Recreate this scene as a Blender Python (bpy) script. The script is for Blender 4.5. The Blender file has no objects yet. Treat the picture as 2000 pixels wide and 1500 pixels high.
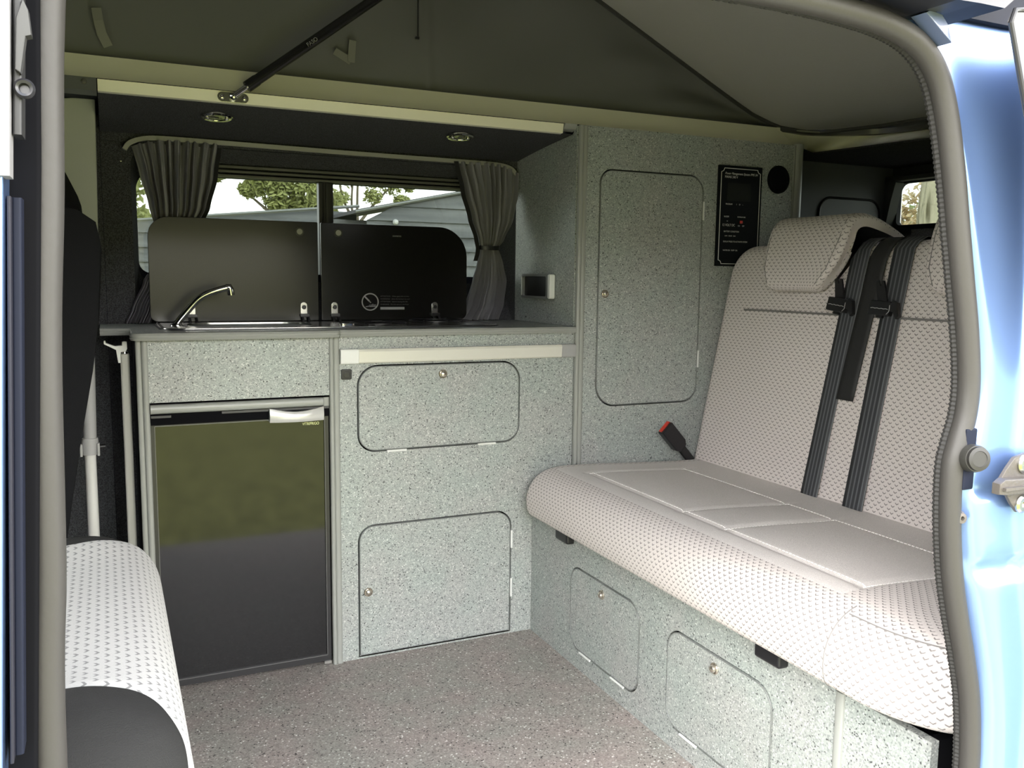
import bpy, bmesh, math, random
from mathutils import Vector, Matrix
random.seed(7)
R = math.radians
sc = bpy.context.scene
COL = sc.collection

# ------------------------------------------------------------------ camera (x to the rear of the van, y across it, z up, metres)
yaw, pitch, roll = R(-24.93), R(-6.98), R(-0.70)
M = Matrix.Rotation(yaw, 3, 'Z') @ Matrix.Rotation(pitch, 3, 'X') @ Matrix.Rotation(roll, 3, 'Y')
cam = bpy.data.objects.new('camera', bpy.data.cameras.new('camera'))
COL.objects.link(cam)
cr, cf, cu = M.col[0], M.col[1], M.col[2]
cm = Matrix(((cr.x, cu.x, -cf.x), (cr.y, cu.y, -cf.y), (cr.z, cu.z, -cf.z))).to_4x4()
cm.translation = (0, 0, 0.95)
cam.matrix_world = cm
cam.data.sensor_width = 36
cam.data.lens = 36 * 1700 / 2000
cam.data.clip_start = 0.02
cam.data.clip_end = 300
sc.camera = cam
# ------------------------------------------------------------------ world, sun, exposure
sc.view_settings.view_transform = 'Standard'
sc.view_settings.look = 'None'
sc.view_settings.exposure = 3.95
sc.view_settings.gamma = 1
sc.view_settings.use_curve_mapping = False
W = bpy.data.worlds.new('sky')
sc.world = W
W.use_nodes = True
wn = W.node_tree.nodes; wl = W.node_tree.links
wn.clear()
wo = wn.new('ShaderNodeOutputWorld'); wb = wn.new('ShaderNodeBackground')
wt = wn.new('ShaderNodeTexCoord'); wsx = wn.new('ShaderNodeSeparateXYZ'); wr = wn.new('ShaderNodeValToRGB')
wnz = wn.new('ShaderNodeTexNoise'); wnz.inputs['Scale'].default_value = 2.2; wnz.inputs['Detail'].default_value = 5
wmx = wn.new('ShaderNodeMixRGB'); wmx.inputs[0].default_value = .22; wmx.blend_type = 'MULTIPLY'
wl.new(wt.outputs['Generated'], wsx.inputs[0]); wl.new(wsx.outputs['Z'], wr.inputs[0])
wr.color_ramp.elements[0].position = .02; wr.color_ramp.elements[0].color = (1.50, 1.45, 1.37, 1)
wr.color_ramp.elements[1].position = .75; wr.color_ramp.elements[1].color = (.36, .38, .42, 1)
wr2 = wn.new('ShaderNodeValToRGB')
wr2.color_ramp.elements[0].position = .42; wr2.color_ramp.elements[0].color = (.78, .87, 1, 1)
wr2.color_ramp.elements[1].position = .6; wr2.color_ramp.elements[1].color = (1, 1, 1, 1)
wl.new(wt.outputs['Generated'], wnz.inputs['Vector']); wl.new(wnz.outputs['Fac'], wr2.inputs[0])
wl.new(wr.outputs[0], wmx.inputs[1]); wl.new(wr2.outputs[0], wmx.inputs[2])
wl.new(wmx.outputs[0], wb.inputs['Color']); wb.inputs['Strength'].default_value = 1.0
wl.new(wb.outputs[0], wo.inputs[0])
sun = bpy.data.objects.new('sun', bpy.data.lights.new('sun', 'SUN'))
sun.data.energy = .3; sun.data.angle = R(30); sun.data.color = (1, .95, .88)
COL.objects.link(sun)
sd = Vector((0.50, 0.42, -0.74)).normalized()      # light travels this way: in through the open side door
sun.rotation_euler = sd.to_track_quat('-Z', 'Y').to_euler()
sun.location = (-2, -4, 5)

# ------------------------------------------------------------------ materials
def mat(name, col=(.5, .5, .5), rough=.5, metal=0., spec=.5, coat=0., bump=None, trans=None):
    m = bpy.data.materials.new(name); m.use_nodes = True
    nt = m.node_tree; b = nt.nodes['Principled BSDF']
    b.inputs['Base Color'].default_value = (*col, 1)
    b.inputs['Roughness'].default_value = rough
    b.inputs['Metallic'].default_value = metal
    b.inputs['Specular IOR Level'].default_value = spec
    b.inputs['Coat Weight'].default_value = coat
    b.inputs['Coat Roughness'].default_value = .03
    if bump:
        tc = nt.nodes.new('ShaderNodeTexCoord'); n = nt.nodes.new('ShaderNodeTexNoise')
        n.inputs['Scale'].default_value = bump[0]; n.inputs['Detail'].default_value = 3
        bu = nt.nodes.new('ShaderNodeBump'); bu.inputs['Strength'].default_value = bump[1]; bu.inputs['Distance'].default_value = .002
        nt.links.new(tc.outputs['Object'], n.inputs['Vector']); nt.links.new(n.outputs['Fac'], bu.inputs['Height'])
        nt.links.new(bu.outputs[0], b.inputs['Normal'])
        if len(bump) > 2:
            cr = nt.nodes.new('ShaderNodeValToRGB')
            cr.color_ramp.elements[0].color = (*[c * (1 - bump[2]) for c in col], 1); cr.color_ramp.elements[0].position = .35
            cr.color_ramp.elements[1].color = (*[min(1, c * (1 + bump[2])) for c in col], 1); cr.color_ramp.elements[1].position = .65
            nt.links.new(n.outputs['Fac'], cr.inputs[0]); nt.links.new(cr.outputs[0], b.inputs['Base Color'])
    return m

def speckle(name, stops, scale, rough, spec=.4, tint=.12):
    m = mat(name, rough=rough, spec=spec)
    nt = m.node_tree; b = nt.nodes['Principled BSDF']
    tc = nt.nodes.new('ShaderNodeTexCoord')
    v = nt.nodes.new('ShaderNodeTexVoronoi'); v.inputs['Scale'].default_value = scale
    s = nt.nodes.new('ShaderNodeSeparateColor'); r = nt.nodes.new('ShaderNodeValToRGB')
    r.color_ramp.interpolation = 'CONSTANT'
    while len(r.color_ramp.elements) < len(stops): r.color_ramp.elements.new(.5)
    for e, (p, c) in zip(r.color_ramp.elements, stops): e.position = p; e.color = (*c, 1)
    n = nt.nodes.new('ShaderNodeTexNoise'); n.inputs['Scale'].default_value = 9
    n.inputs['Detail'].default_value = 2
    r2 = nt.nodes.new('ShaderNodeValToRGB')
    r2.color_ramp.elements[0].position = .35; r2.color_ramp.elements[0].color = (1 - tint, 1, 1 - tint * .3, 1)
    r2.color_ramp.elements[1].position = .65; r2.color_ramp.elements[1].color = (1, 1 - tint * .2, 1 - tint * .2, 1)
    mx = nt.nodes.new('ShaderNodeMixRGB'); mx.blend_type = 'MULTIPLY'; mx.inputs[0].default_value = 1
    L = nt.links.new
    L(tc.outputs['Object'], v.inputs['Vector']); L(v.outputs['Color'], s.inputs[0]); L(s.outputs[0], r.inputs[0])
    L(tc.outputs['Object'], n.inputs['Vector']); L(n.outputs['Fac'], r2.inputs[0])
    L(r.outputs[0], mx.inputs[1]); L(r2.outputs[0], mx.inputs[2]); L(mx.outputs[0], b.inputs['Base Color'])
    return m

LAM = speckle('speckled_laminate', [(0, (.07, .075, .075)), (.025, (.24, .255, .25)), (.2, (.33, .345, .333)), (.62, (.375, .39, .375)), (.88, (.46, .475, .455)), (.965, (.60, .61, .585))], 430, .42, tint=.05)
FLOOR = speckle('fleck_vinyl', [(0, (.05, .045, .043)), (.03, (.25, .218, .205)), (.3, (.32, .280, .262)), (.7, (.38, .334, .313)), (.94, (.50, .45, .43)), (.980, (.75, .72, .70))], 330, .5, tint=.08)
TRIM = mat('grey_edging', (.30, .31, .29), .35)
TRIMD = mat('dark_grey_edging', (.10, .105, .105), .35)
EDGE = mat('door_edging', (.17, .18, .175), .4)
BLACK = mat('black_plastic', (.012, .012, .014), .35)
GAP = mat('dark_gap', (.005, .005, .006), .9, spec=.05)
CARPET = mat('charcoal_carpet', (.060, .061, .066), .95, spec=.1, bump=(500, .9, .5))
CREAM = mat('cream_plastic', (.86, .84, .68), .45)
WHITEP = mat('white_plastic', (.75, .76, .74), .35)
GREYP = mat('grey_plastic', (.36, .36, .36), .5)
ALU = mat('brushed_silver', (.62, .62, .60), .32, metal=.35)
CHROME = mat('chrome', (.75, .75, .74), .08, metal=1)
STEEL = mat('stainless_steel', (.50, .50, .48), .25, metal=1)
RUBBER = mat('grey_rubber', (.038, .0355, .033), .50, spec=.32, bump=(160, .12))
RIB = mat('ribbed_rubber', (.030, .029, .028), .7, spec=.2)
BLUE = mat('blue_car_paint', (.22, .34, .64), .30, metal=.72, coat=1.0)
NAVY = mat('dark_blue_paint', (.008, .010, .020), .6, spec=.15)
LID = mat('smoked_glass', (.006, .006, .005), .19, spec=.40)
FRIDGE = mat('black_gloss_door', (.007, .007, .008), .06, spec=.46)
CURT = mat('charcoal_curtain', (.235, .23, .245), .85, spec=.15, bump=(900, .3))
CURTB = mat('black_lining', (.01, .01, .011), .9)
CANV = mat('grey_canvas', (.145, .147, .143), .9, spec=.12, bump=(6, .6))
LINING = mat('pale_roof_lining', (.37, .365, .335), .85, spec=.2, bump=(300, .3))
BOLST = mat('charcoal_cloth', (.023, .023, .023), .8, spec=.2, bump=(900, .5))
BELT = mat('black_webbing', (.014, .014, .015), .7)
BRASS = mat('satin_nickel_knob', (.62, .57, .50), .22, metal=.9)
RED = mat('red_button', (.65, .05, .03), .4)
SCR = mat('screen_dark', (.022, .024, .024), .2)
PRINT = mat('white_print', (.72, .72, .70), .6)
PRINTG = mat('grey_print', (.28, .28, .27), .6)
LOGO = mat('yellow_print', (.80, .84, .42), .5)
STITCH = mat('pale_stitching', (.78, .75, .73), .8)
SEAM = mat('grey_seam', (.22, .21, .205), .9)
GRASS = mat('grass', (.23, .235, .078), .95, spec=.1, bump=(14, 1, .35))
TARMAC = mat('tarmac', (.42, .41, .37), .9, spec=.2, bump=(60, 1, .2))
WOOD = mat('weathered_post', (.66, .61, .44), .9)
BARK = mat('bark', (.22, .19, .14), .9)
LEAF = mat('green_leaves', (.40, .43, .16), .7)
LEAF2 = mat('autumn_leaves', (.75, .62, .38), .7)
LEAF3 = mat('hedge_leaves', (.30, .38, .14), .8)
ROOFE = mat('pale_verge', (.30, .31, .29), .8)
SEATBLK = mat('black_cloth', (.009, .009, .010), .9, spec=.05, bump=(900, .4))
LATCH = mat('worn_metal', (.085, .075, .066), .5, metal=.3, bump=(200, .3))

def boards(name):
    m = mat(name, (.13, .135, .135), .85)
    nt = m.node_tree; b = nt.nodes['Principled BSDF']; L = nt.links.new
    tc = nt.nodes.new('ShaderNodeTexCoord'); mp = nt.nodes.new('ShaderNodeMapping'); mp.inputs['Scale'].default_value = (.7, 1, 9)
    n = nt.nodes.new('ShaderNodeTexNoise'); n.inputs['Scale'].default_value = 2; n.inputs['Detail'].default_value = 5
    r = nt.nodes.new('ShaderNodeValToRGB')
    r.color_ramp.elements[0].position = .3; r.color_ramp.elements[0].color = (.15, .158, .165, 1)
    r.color_ramp.elements[1].position = .7; r.color_ramp.elements[1].color = (.27, .28, .285, 1)
    L(tc.outputs['Object'], mp.inputs[0]); L(mp.outputs[0], n.inputs['Vector']); L(n.outputs['Fac'], r.inputs[0]); L(r.outputs[0], b.inputs['Base Color'])
    return m
BOARD = boards('weatherboard')
def barkmat(m):
    nt = m.node_tree; b = nt.nodes['Principled BSDF']; L = nt.links.new
    tc = nt.nodes.new('ShaderNodeTexCoord'); mp = nt.nodes.new('ShaderNodeMapping'); mp.inputs['Scale'].default_value = (22, 22, 1.6)
    n = nt.nodes.new('ShaderNodeTexNoise'); n.inputs['Scale'].default_value = 1; n.inputs['Detail'].default_value = 4
    r = nt.nodes.new('ShaderNodeValToRGB')
    r.color_ramp.elements[0].position = .38; r.color_ramp.elements[0].color = (.17, .15, .09, 1)
    r.color_ramp.elements[1].position = .52; r.color_ramp.elements[1].color = (.66, .61, .44, 1)
    L(tc.outputs['Object'], mp.inputs[0]); L(mp.outputs[0], n.inputs['Vector']); L(n.outputs['Fac'], r.inputs[0]); L(r.outputs[0], b.inputs['Base Color'])
barkmat(WOOD)

def glass(name, tint, refl=.08):
    m = bpy.data.materials.new(name); m.use_nodes = True
    nt = m.node_tree; nt.nodes.clear()
    o = nt.nodes.new('ShaderNodeOutputMaterial'); t = nt.nodes.new('ShaderNodeBsdfTransparent'); g = nt.nodes.new('ShaderNodeBsdfGlossy')
    t.inputs[0].default_value = (*tint, 1); g.inputs['Roughness'].default_value = .02
    f = nt.nodes.new('ShaderNodeFresnel'); f.inputs[0].default_value = 1.45
    mx = nt.nodes.new('ShaderNodeMixShader'); L = nt.links.new
    L(f.outputs[0], mx.inputs[0]); L(t.outputs[0], mx.inputs[1]); L(g.outputs[0], mx.inputs[2]); L(mx.outputs[0], o.inputs[0])
    return m
GLASS = glass('tinted_window_glass', (.33, .35, .34))

def fabric(name, base, mark, pu=.0150, pv=.0080, wv=.0036, tv=.0026, sheen=.1):
    """cloth with small v shaped marks in staggered rows, laid out on the UV map in metres"""
    m = mat(name, base, .8, spec=.25)
    nt = m.node_tree; b = nt.nodes['Principled BSDF']; L = nt.links.new
    b.inputs['Sheen Weight'].default_value = sheen
    uv = nt.nodes.new('ShaderNodeUVMap'); s = nt.nodes.new('ShaderNodeSeparateXYZ'); L(uv.outputs[0], s.inputs[0])
    def mth(op, a, bb=None, c=None):
        n = nt.nodes.new('ShaderNodeMath'); n.operation = op
        for i, x in enumerate((a, bb, c)):
            if x is None: continue
            if isinstance(x, (int, float)): n.inputs[i].default_value = x
            else: L(x, n.inputs[i])
        return n.outputs[0]
    vs = mth('DIVIDE', s.outputs[1], pv)
    row = mth('FLOOR', vs)
    odd = mth('MULTIPLY', mth('FLOORED_MODULO', row, 2.0), .5)
    us = mth('ADD', mth('DIVIDE', s.outputs[0], pu), odd)
    fu = mth('MULTIPLY', mth('ABSOLUTE', mth('SUBTRACT', mth('FRACT', us), .5)), pu)
    fv = mth('MULTIPLY', mth('SUBTRACT', mth('FRACT', vs), .22), pv)
    rel = mth('SUBTRACT', fv, mth('MULTIPLY', fu, .85))
    ina = mth('MULTIPLY', mth('LESS_THAN', fu, wv), mth('MULTIPLY', mth('GREATER_THAN', rel, 0.0), mth('LESS_THAN', rel, tv)))
    n = nt.nodes.new('ShaderNodeTexNoise'); n.inputs['Scale'].default_value = 700
    tc = nt.nodes.new('ShaderNodeTexCoord'); L(tc.outputs['Object'], n.inputs['Vector'])
    mx0 = nt.nodes.new('ShaderNodeMixRGB'); mx0.inputs[1].default_value = (*[c * .86 for c in base], 1); mx0.inputs[2].default_value = (*[min(1, c * 1.1) for c in base], 1)
    L(n.outputs['Fac'], mx0.inputs[0])
    mx = nt.nodes.new('ShaderNodeMixRGB'); L(ina, mx.inputs[0]); L(mx0.outputs[0], mx.inputs[1]); mx.inputs[2].default_value = (*mark, 1)
    L(mx.outputs[0], b.inputs['Base Color'])
    bu = nt.nodes.new('ShaderNodeBump'); bu.inputs['Strength'].default_value = .25; bu.inputs['Distance'].default_value = .001
    L(n.outputs['Fac'], bu.inputs['Height']); L(bu.outputs[0], b.inputs['Normal'])
    return m
VCLOTH = fabric('v_pattern_cloth', (.66, .605, .585), (.24, .22, .212))
VCLOTHW = fabric('pale_v_pattern_cloth', (.46, .455, .45), (.19, .19, .19), pu=.017, pv=.0105, wv=.0042, tv=.0032)
PLAINC = mat('plain_seat_cloth', (.70, .66, .64), .8, spec=.25, bump=(700, .4, .12))

# ribbed belt webbing: stripes across the width carried by the UV map
def webbing(name):
    m = mat(name, (.06, .062, .066), .55, spec=.4)
    nt = m.node_tree; b = nt.nodes['Principled BSDF']; L = nt.links.new
    uv = nt.nodes.new('ShaderNodeUVMap'); s = nt.nodes.new('ShaderNodeSeparateXYZ'); L(uv.outputs[0], s.inputs[0])
    a = nt.nodes.new('ShaderNodeMath'); a.operation = 'MULTIPLY'; a.inputs[1].default_value = 2 * math.pi * 5; L(s.outputs[0], a.inputs[0])
    c = nt.nodes.new('ShaderNodeMath'); c.operation = 'COSINE'; L(a.outputs[0], c.inputs[0])
    r = nt.nodes.new('ShaderNodeValToRGB'); L(c.outputs[0], r.inputs[0])
    r.color_ramp.elements[0].position = .15; r.color_ramp.elements[0].color = (.035, .037, .042, 1)
    r.color_ramp.elements[1].position = .75; r.color_ramp.elements[1].color = (.115, .12, .128, 1)
    L(r.outputs[0], b.inputs['Base Color'])
    return m
WEB = webbing('ribbed_grey_webbing')

# ------------------------------------------------------------------ mesh helpers
ID = lambda u, v, d: (u, v, d)
K = 2.037                                    # plane of the kitchen fronts
XB = 1.010                                   # plane of the bench base front
onK = lambda u, v, d: (u, K - d, v)          # u along the van, v up, d out of the front
onB = lambda u, v, d: (XB - d, u, v)         # u across the van, v up, d out of the base front

def NB(): return bmesh.new()
def mapv(bm, fn, vs=None):
    for v in (vs or bm.verts): v.co = Vector(fn(*v.co))
def box(bm, x0, x1, y0, y1, z0, z1, bev=0., seg=2):
    vs = [bm.verts.new((x, y, z)) for x in (x0, x1) for y in (y0, y1) for z in (z0, z1)]
    F = [(0, 1, 3, 2), (4, 6, 7, 5), (0, 4, 5, 1), (2, 3, 7, 6), (0, 2, 6, 4), (1, 5, 7, 3)]
    fs = [bm.faces.new([vs[i] for i in f]) for f in F]
    if bev > 0:
        es = list({e for f in fs for e in f.edges})
        bmesh.ops.bevel(bm, geom=es, offset=bev, segments=seg, profile=.6, affect='EDGES')
def prism(bm, pts, d0, d1, fn=ID, bev=0., seg=2):
    """closed outline pts (u, v) drawn out from d0 to d1"""
    n = len(pts)
    def vv(u, v, d): return bm.verts.new(fn(u, v, d))
    if bev > 0:
        cu = sum(p[0] for p in pts) / n; cv = sum(p[1] for p in pts) / n
        ins = inset(pts, bev)
        rings = [[vv(u, v, d0) for u, v in pts], [vv(u, v, d1 - bev if d1 > d0 else d1 + bev) for u, v in pts]]
        for k in range(1, seg + 1):
            a = math.pi / 2 * k / seg
            q = inset(pts, bev * (1 - math.cos(a)))
            s = 1 if d1 > d0 else -1
            rings.append([vv(u, v, d1 - s * bev * (1 - math.sin(a))) for u, v in q])
    else:
        rings = [[vv(u, v, d0) for u, v in pts], [vv(u, v, d1) for u, v in pts]]
    for a, b in zip(rings, rings[1:]):
        for i in range(n): bm.faces.new((a[i], a[(i + 1) % n], b[(i + 1) % n], b[i]))
    bm.faces.new(rings[0]); bm.faces.new(rings[-1])
def inset(pts, d):
    """move a closed outline inwards by d"""
    n = len(pts); area = sum(pts[i][0] * pts[(i + 1) % n][1] - pts[(i + 1) % n][0] * pts[i][1] for i in range(n))
    s = 1 if area > 0 else -1; out = []
    for i in range(n):
        p0, p1, p2 = pts[i - 1], pts[i], pts[(i + 1) % n]
        a = Vector((p1[0] - p0[0], p1[1] - p0[1])); b = Vector((p2[0] - p1[0], p2[1] - p1[1]))
        if a.length < 1e-9: a = b
        if b.length < 1e-9: b = a
        na = Vector((-a.y, a.x)).normalized() * s; nb = Vector((-b.y, b.x)).normalized() * s
        m = na + nb
        if m.length < 1e-6: m = na
        m.normalize(); k = d / max(.4, m.dot(na))
        out.append((p1[0] + m.x * k, p1[1] + m.y * k))
    return out
def rrect(x0, x1, z0, z1, r=.03, n=7):
    """rounded rectangle; r one radius or (bl, br, tr, tl)"""
    rr = r if isinstance(r, (tuple, list)) else (r,) * 4
    P = []
    for (cx, cz, sx, sz, a0), q in zip(((x0, z0, 1, 1, 180), (x1, z0, -1, 1, 270), (x1, z1, -1, -1, 0), (x0, z1, 1, -1, 90)), rr):
        if q < 1e-5: P.append((cx, cz)); continue
        for k in range(n + 1):
            a = R(a0 + 90 * k / n)
            P.append((cx + sx * q + q * math.cos(a), cz + sz * q + q * math.sin(a)))
    return P
def panel(bm, outer, holes, d0, d1, fn=ID):
    """flat board from d0 (back) to d1 (front) with openings cut through"""
    for d in (d0, d1):
        es = []
        for lp in [outer] + holes:
            vs = [bm.verts.new(fn(u, v, d)) for u, v in lp]
            es += [bm.edges.new((vs[i], vs[(i + 1) % len(vs)])) for i in range(len(vs))]
        bmesh.ops.triangle_fill(bm, use_beauty=True, use_dissolve=False, edges=es)
    for lp in [outer] + holes:
        a = [bm.verts.new(fn(u, v, d0)) for u, v in lp]; b = [bm.verts.new(fn(u, v, d1)) for u, v in lp]
        for i in range(len(lp)): bm.faces.new((a[i], a[(i + 1) % len(lp)], b[(i + 1) % len(lp)], b[i]))
def tube(bm, pts, r, n=12, closed=False, prof=None, up=None, caps=True):
    """sweep a round (or given) section along pts; r a number or a function of the fraction along"""
    P = [Vector(p) for p in pts]; N = len(P); rings = []
    T = []
    for i in range(N):
        a = P[i - 1] if (i > 0 or closed) else P[i]; b = P[(i + 1) % N] if (i < N - 1 or closed) else P[i]
        T.append((b - a).normalized())
    ref = Vector(up) if up else (Vector((0, 0, 1)) if abs(T[0].z) < .9 else Vector((0, 1, 0)))
    nrm = (ref - T[0] * ref.dot(T[0])).normalized()
    for i in range(N):
        if up: nrm = (Vector(up) - T[i] * Vector(up).dot(T[i])).normalized()
        else:
            nrm = nrm - T[i] * nrm.dot(T[i]); nrm.normalize()
        bi = T[i].cross(nrm)
        q = r(i / max(1, N - 1)) if callable(r) else r
        if prof: ring = [bm.verts.new(P[i] + nrm * a * q + bi * b * q) for a, b in prof]
        else: ring = [bm.verts.new(P[i] + nrm * math.cos(2 * math.pi * k / n) * q + bi * math.sin(2 * math.pi * k / n) * q) for k in range(n)]
        rings.append(ring)
    m = len(rings[0])
    for i in range(N if closed else N - 1):
        a, b = rings[i], rings[(i + 1) % N]
        for k in range(m): bm.faces.new((a[k], a[(k + 1) % m], b[(k + 1) % m], b[k]))
    if caps and not closed: bm.faces.new(rings[0]); bm.faces.new(rings[-1])
def lathe(bm, prof, c, ax, n=28):
    """profile (radius, distance) turned about the axis ax through c"""
    ax = Vector(ax).normalized(); c = Vector(c)
    e1 = ax.orthogonal().normalized(); e2 = ax.cross(e1); rings = []
    for r, h in prof:
        r = max(r, 1e-5)
        rings.append([bm.verts.new(c + ax * h + (e1 * math.cos(2 * math.pi * k / n) + e2 * math.sin(2 * math.pi * k / n)) * r) for k in range(n)])
    for a, b in zip(rings, rings[1:]):
        for k in range(n): bm.faces.new((a[k], a[(k + 1) % n], b[(k + 1) % n], b[k]))
    bm.faces.new(rings[0]); bm.faces.new(rings[-1])
def grid(bm, fn, nu, nv, uvfn=None, closed_v=False):
    L = bm.loops.layers.uv.verify()
    V = [[bm.verts.new(fn(i / nu, j / nv)) for j in range(nv + 1)] for i in range(nu + 1)]
    for i in range(nu):
        for j in range(nv):
            f = bm.faces.new((V[i][j], V[i + 1][j], V[i + 1][j + 1], V[i][j + 1]))
            for l, (a, b) in zip(f.loops, ((i, j), (i + 1, j), (i + 1, j + 1), (i, j + 1))):
                l[L].uv = uvfn(a / nu, b / nv) if uvfn else (a / nu, b / nv)
    return V
def smooth_path(pts, k=6, closed=False):
    P = [Vector(p) for p in pts]; n = len(P); out = []
    rng = range(n if closed else n - 1)
    for i in rng:
        p0 = P[i - 1] if (i > 0 or closed) else P[i]; p1 = P[i]; p2 = P[(i + 1) % n]
        p3 = P[(i + 2) % n] if (i + 2 < n or closed) else p2
        for j in range(k):
            t = j / k
            out.append(.5 * ((2 * p1) + (p2 - p0) * t + (2 * p0 - 5 * p1 + 4 * p2 - p3) * t * t + (3 * p1 - p0 - 3 * p2 + p3) * t ** 3))
    if not closed: out.append(P[-1])
    return out
def pillow(bm, outline, thick, r, crown, fn, back=True, uvs=1.):
    """padded slab: outline (u, v), rounded edge r, front bulging by crown"""
    L = bm.loops.layers.uv.verify()
    n = len(outline); rings = []; uvr = []
    cu = sum(p[0] for p in outline) / n; cv = sum(p[1] for p in outline) / n
    lay = []
    lay.append((inset(outline, r * .5), 0.))
    for k in range(0, 5): a = math.pi / 2 * k / 4; lay.append((inset(outline, r * .5 * (1 - math.sin(a))), r * .5 * (1 - math.cos(a))))
    for k in range(0, 9):
        a = math.pi / 2 * k / 8
        lay.append((inset(outline, r * (1 - math.cos(a))), thick - r + r * math.sin(a)))
    base = inset(outline, r)
    for k in range(1, 9):
        s = 1 - k / 8
        s2 = max(s, .02)
        lay.append(([(cu + (p[0] - cu) * s2, cv + (p[1] - cv) * s2) for p in base], thick + crown * (1 - s2 ** 2.2)))
    acc = 0
    for q, d in lay:
        rings.append([bm.verts.new(fn(u, v, d)) for u, v in q]); uvr.append(q)
    # uv: plan position, stretched round the edge so marks do not smear
    ext = []
    for (q, d) in lay:
        e = max(0, (thick - d)) if d < thick else 0
        ext.append([(u + (u - cu) / max(1e-6, math.hypot(u - cu, v - cv)) * e * .8, v + (v - cv) / max(1e-6, math.hypot(u - cu, v - cv)) * e * .8) for u, v in q])
    for k in range(len(rings) - 1):
        a, b = rings[k], rings[k + 1]
        for i in range(n):
            j = (i + 1) % n
            f = bm.faces.new((a[i], a[j], b[j], b[i]))
            for l, t in zip(f.loops, (ext[k][i], ext[k][j], ext[k + 1][j], ext[k + 1][i])): l[L].uv = (t[0] * uvs, t[1] * uvs)
    f = bm.faces.new(rings[-1])
    for l, t in zip(f.loops, ext[-1]): l[L].uv = (t[0] * uvs, t[1] * uvs)
    bm.faces.new(rings[0])

def build(name, bm, m, parent=None, loc=None, smooth=True, ang=35, norm=True, merge=True):
    """link the mesh (given in van coordinates) as ONE object whose origin is its root's base"""
    if merge: bmesh.ops.remove_doubles(bm, verts=bm.verts, dist=1e-6)
    if norm: bmesh.ops.recalc_face_normals(bm, faces=bm.faces)
    if parent is not None:
        p = parent; off = Vector((0, 0, 0))
        while p is not None: off += Vector(p.location); p = p.parent
    else:
        off = Vector(loc) if loc else Vector((0, 0, 0))
    for v in bm.verts: v.co -= off
    me = bpy.data.meshes.new(name); bm.to_mesh(me); bm.free()
    me.materials.append(m)
    if smooth:
        for p in me.polygons: p.use_smooth = True
        try: me.set_sharp_from_angle(angle=R(ang))
        except Exception: pass
    o = bpy.data.objects.new(name, me); COL.objects.link(o)
    if smooth and len(me.polygons) < 2500:
        wm = o.modifiers.new('even_shading', 'WEIGHTED_NORMAL'); wm.keep_sharp = True; wm.weight = 80
    if parent is not None: o.parent = parent
    else: o.location = off
    return o
def tag(o, label=None, cat=None, group=None, kind=None):
    if label: o['label'] = label
    if cat: o['category'] = cat
    if group: o['group'] = group
    if kind: o['kind'] = kind
    return o
def thing(name, loc, label, cat, group=None, kind=None):
    o = bpy.data.objects.new(name, None); o.empty_display_size = .05
    COL.objects.link(o); o.location = loc
    return tag(o, label, cat, group, kind)
def struct(name, bm, m, **k):
    o = build(name, bm, m, **k)
    if o.parent is None: o['kind'] = 'structure'
    return o
def text(name, s, size, m, parent, fn, u, v, d=.0006, shear=0., align='LEFT', sx=1.):
    """lettering turned into a thin mesh; fn maps (u, v, d) to van coordinates"""
    cu = bpy.data.curves.new('t', 'FONT'); cu.body = s; cu.size = size; cu.align_x = align; cu.shear = shear
    o = bpy.data.objects.new('t', cu); COL.objects.link(o)
    bpy.context.view_layer.update()
    me = bpy.data.meshes.new_from_object(o.evaluated_get(bpy.context.evaluated_depsgraph_get()))
    bm = NB(); bm.from_mesh(me)
    bpy.data.objects.remove(o); bpy.data.curves.remove(cu)
    for w in bm.verts: w.co = Vector(fn(u + w.co.x * sx, v + w.co.y, d + w.co.z))
    return build(name, bm, m, parent, smooth=False, norm=False)
def lerp(a, b, t): return a + (b - a) * t
def sstep(a, b, x):
    t = min(1, max(0, (x - a) / (b - a))); return t * t * (3 - 2 * t)

def hatch_door(parent, fn, outl, knob, hinges, name='door'):
    """flush lift-out style door in its opening: board, edging, push knob, white hinges"""
    bm = NB(); prism(bm, inset(outl, .0040), -.014, .0004, fn, bev=.0008, seg=2)
    dr = build(name, bm, LAM, parent)
    bm = NB()
    q = inset(outl, .0045)
    tube(bm, [fn(u, v, .0000) for u, v in q], .0013, n=6, closed=True)
    build('edging', bm, EDGE, dr)
    c = Vector(fn(knob[0], knob[1], 0)); ax = Vector(fn(0, 0, 1)) - Vector(fn(0, 0, 0))
    kn = build('knob', lb([(.0, 0), (.0112, 0), (.0112, .0025), (.0100, .0038), (.0088, .0024), (.0078, .0024), (.0076, .006), (.0062, .0088), (.0034, .0102), (0, .0105)], c, ax), BRASS, dr)
    for (a, b) in hinges:
        bm = NB()
        A = Vector(fn(*a, .0008)); B = Vector(fn(*b, .0008))
        tube(bm, [A, B], .0028, n=10)
        build('hinge', bm, WHITEP, dr)
    return dr
def lb(prof, c, ax, n=28):
    bm = NB(); lathe(bm, prof, c, ax, n); return bm
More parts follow.
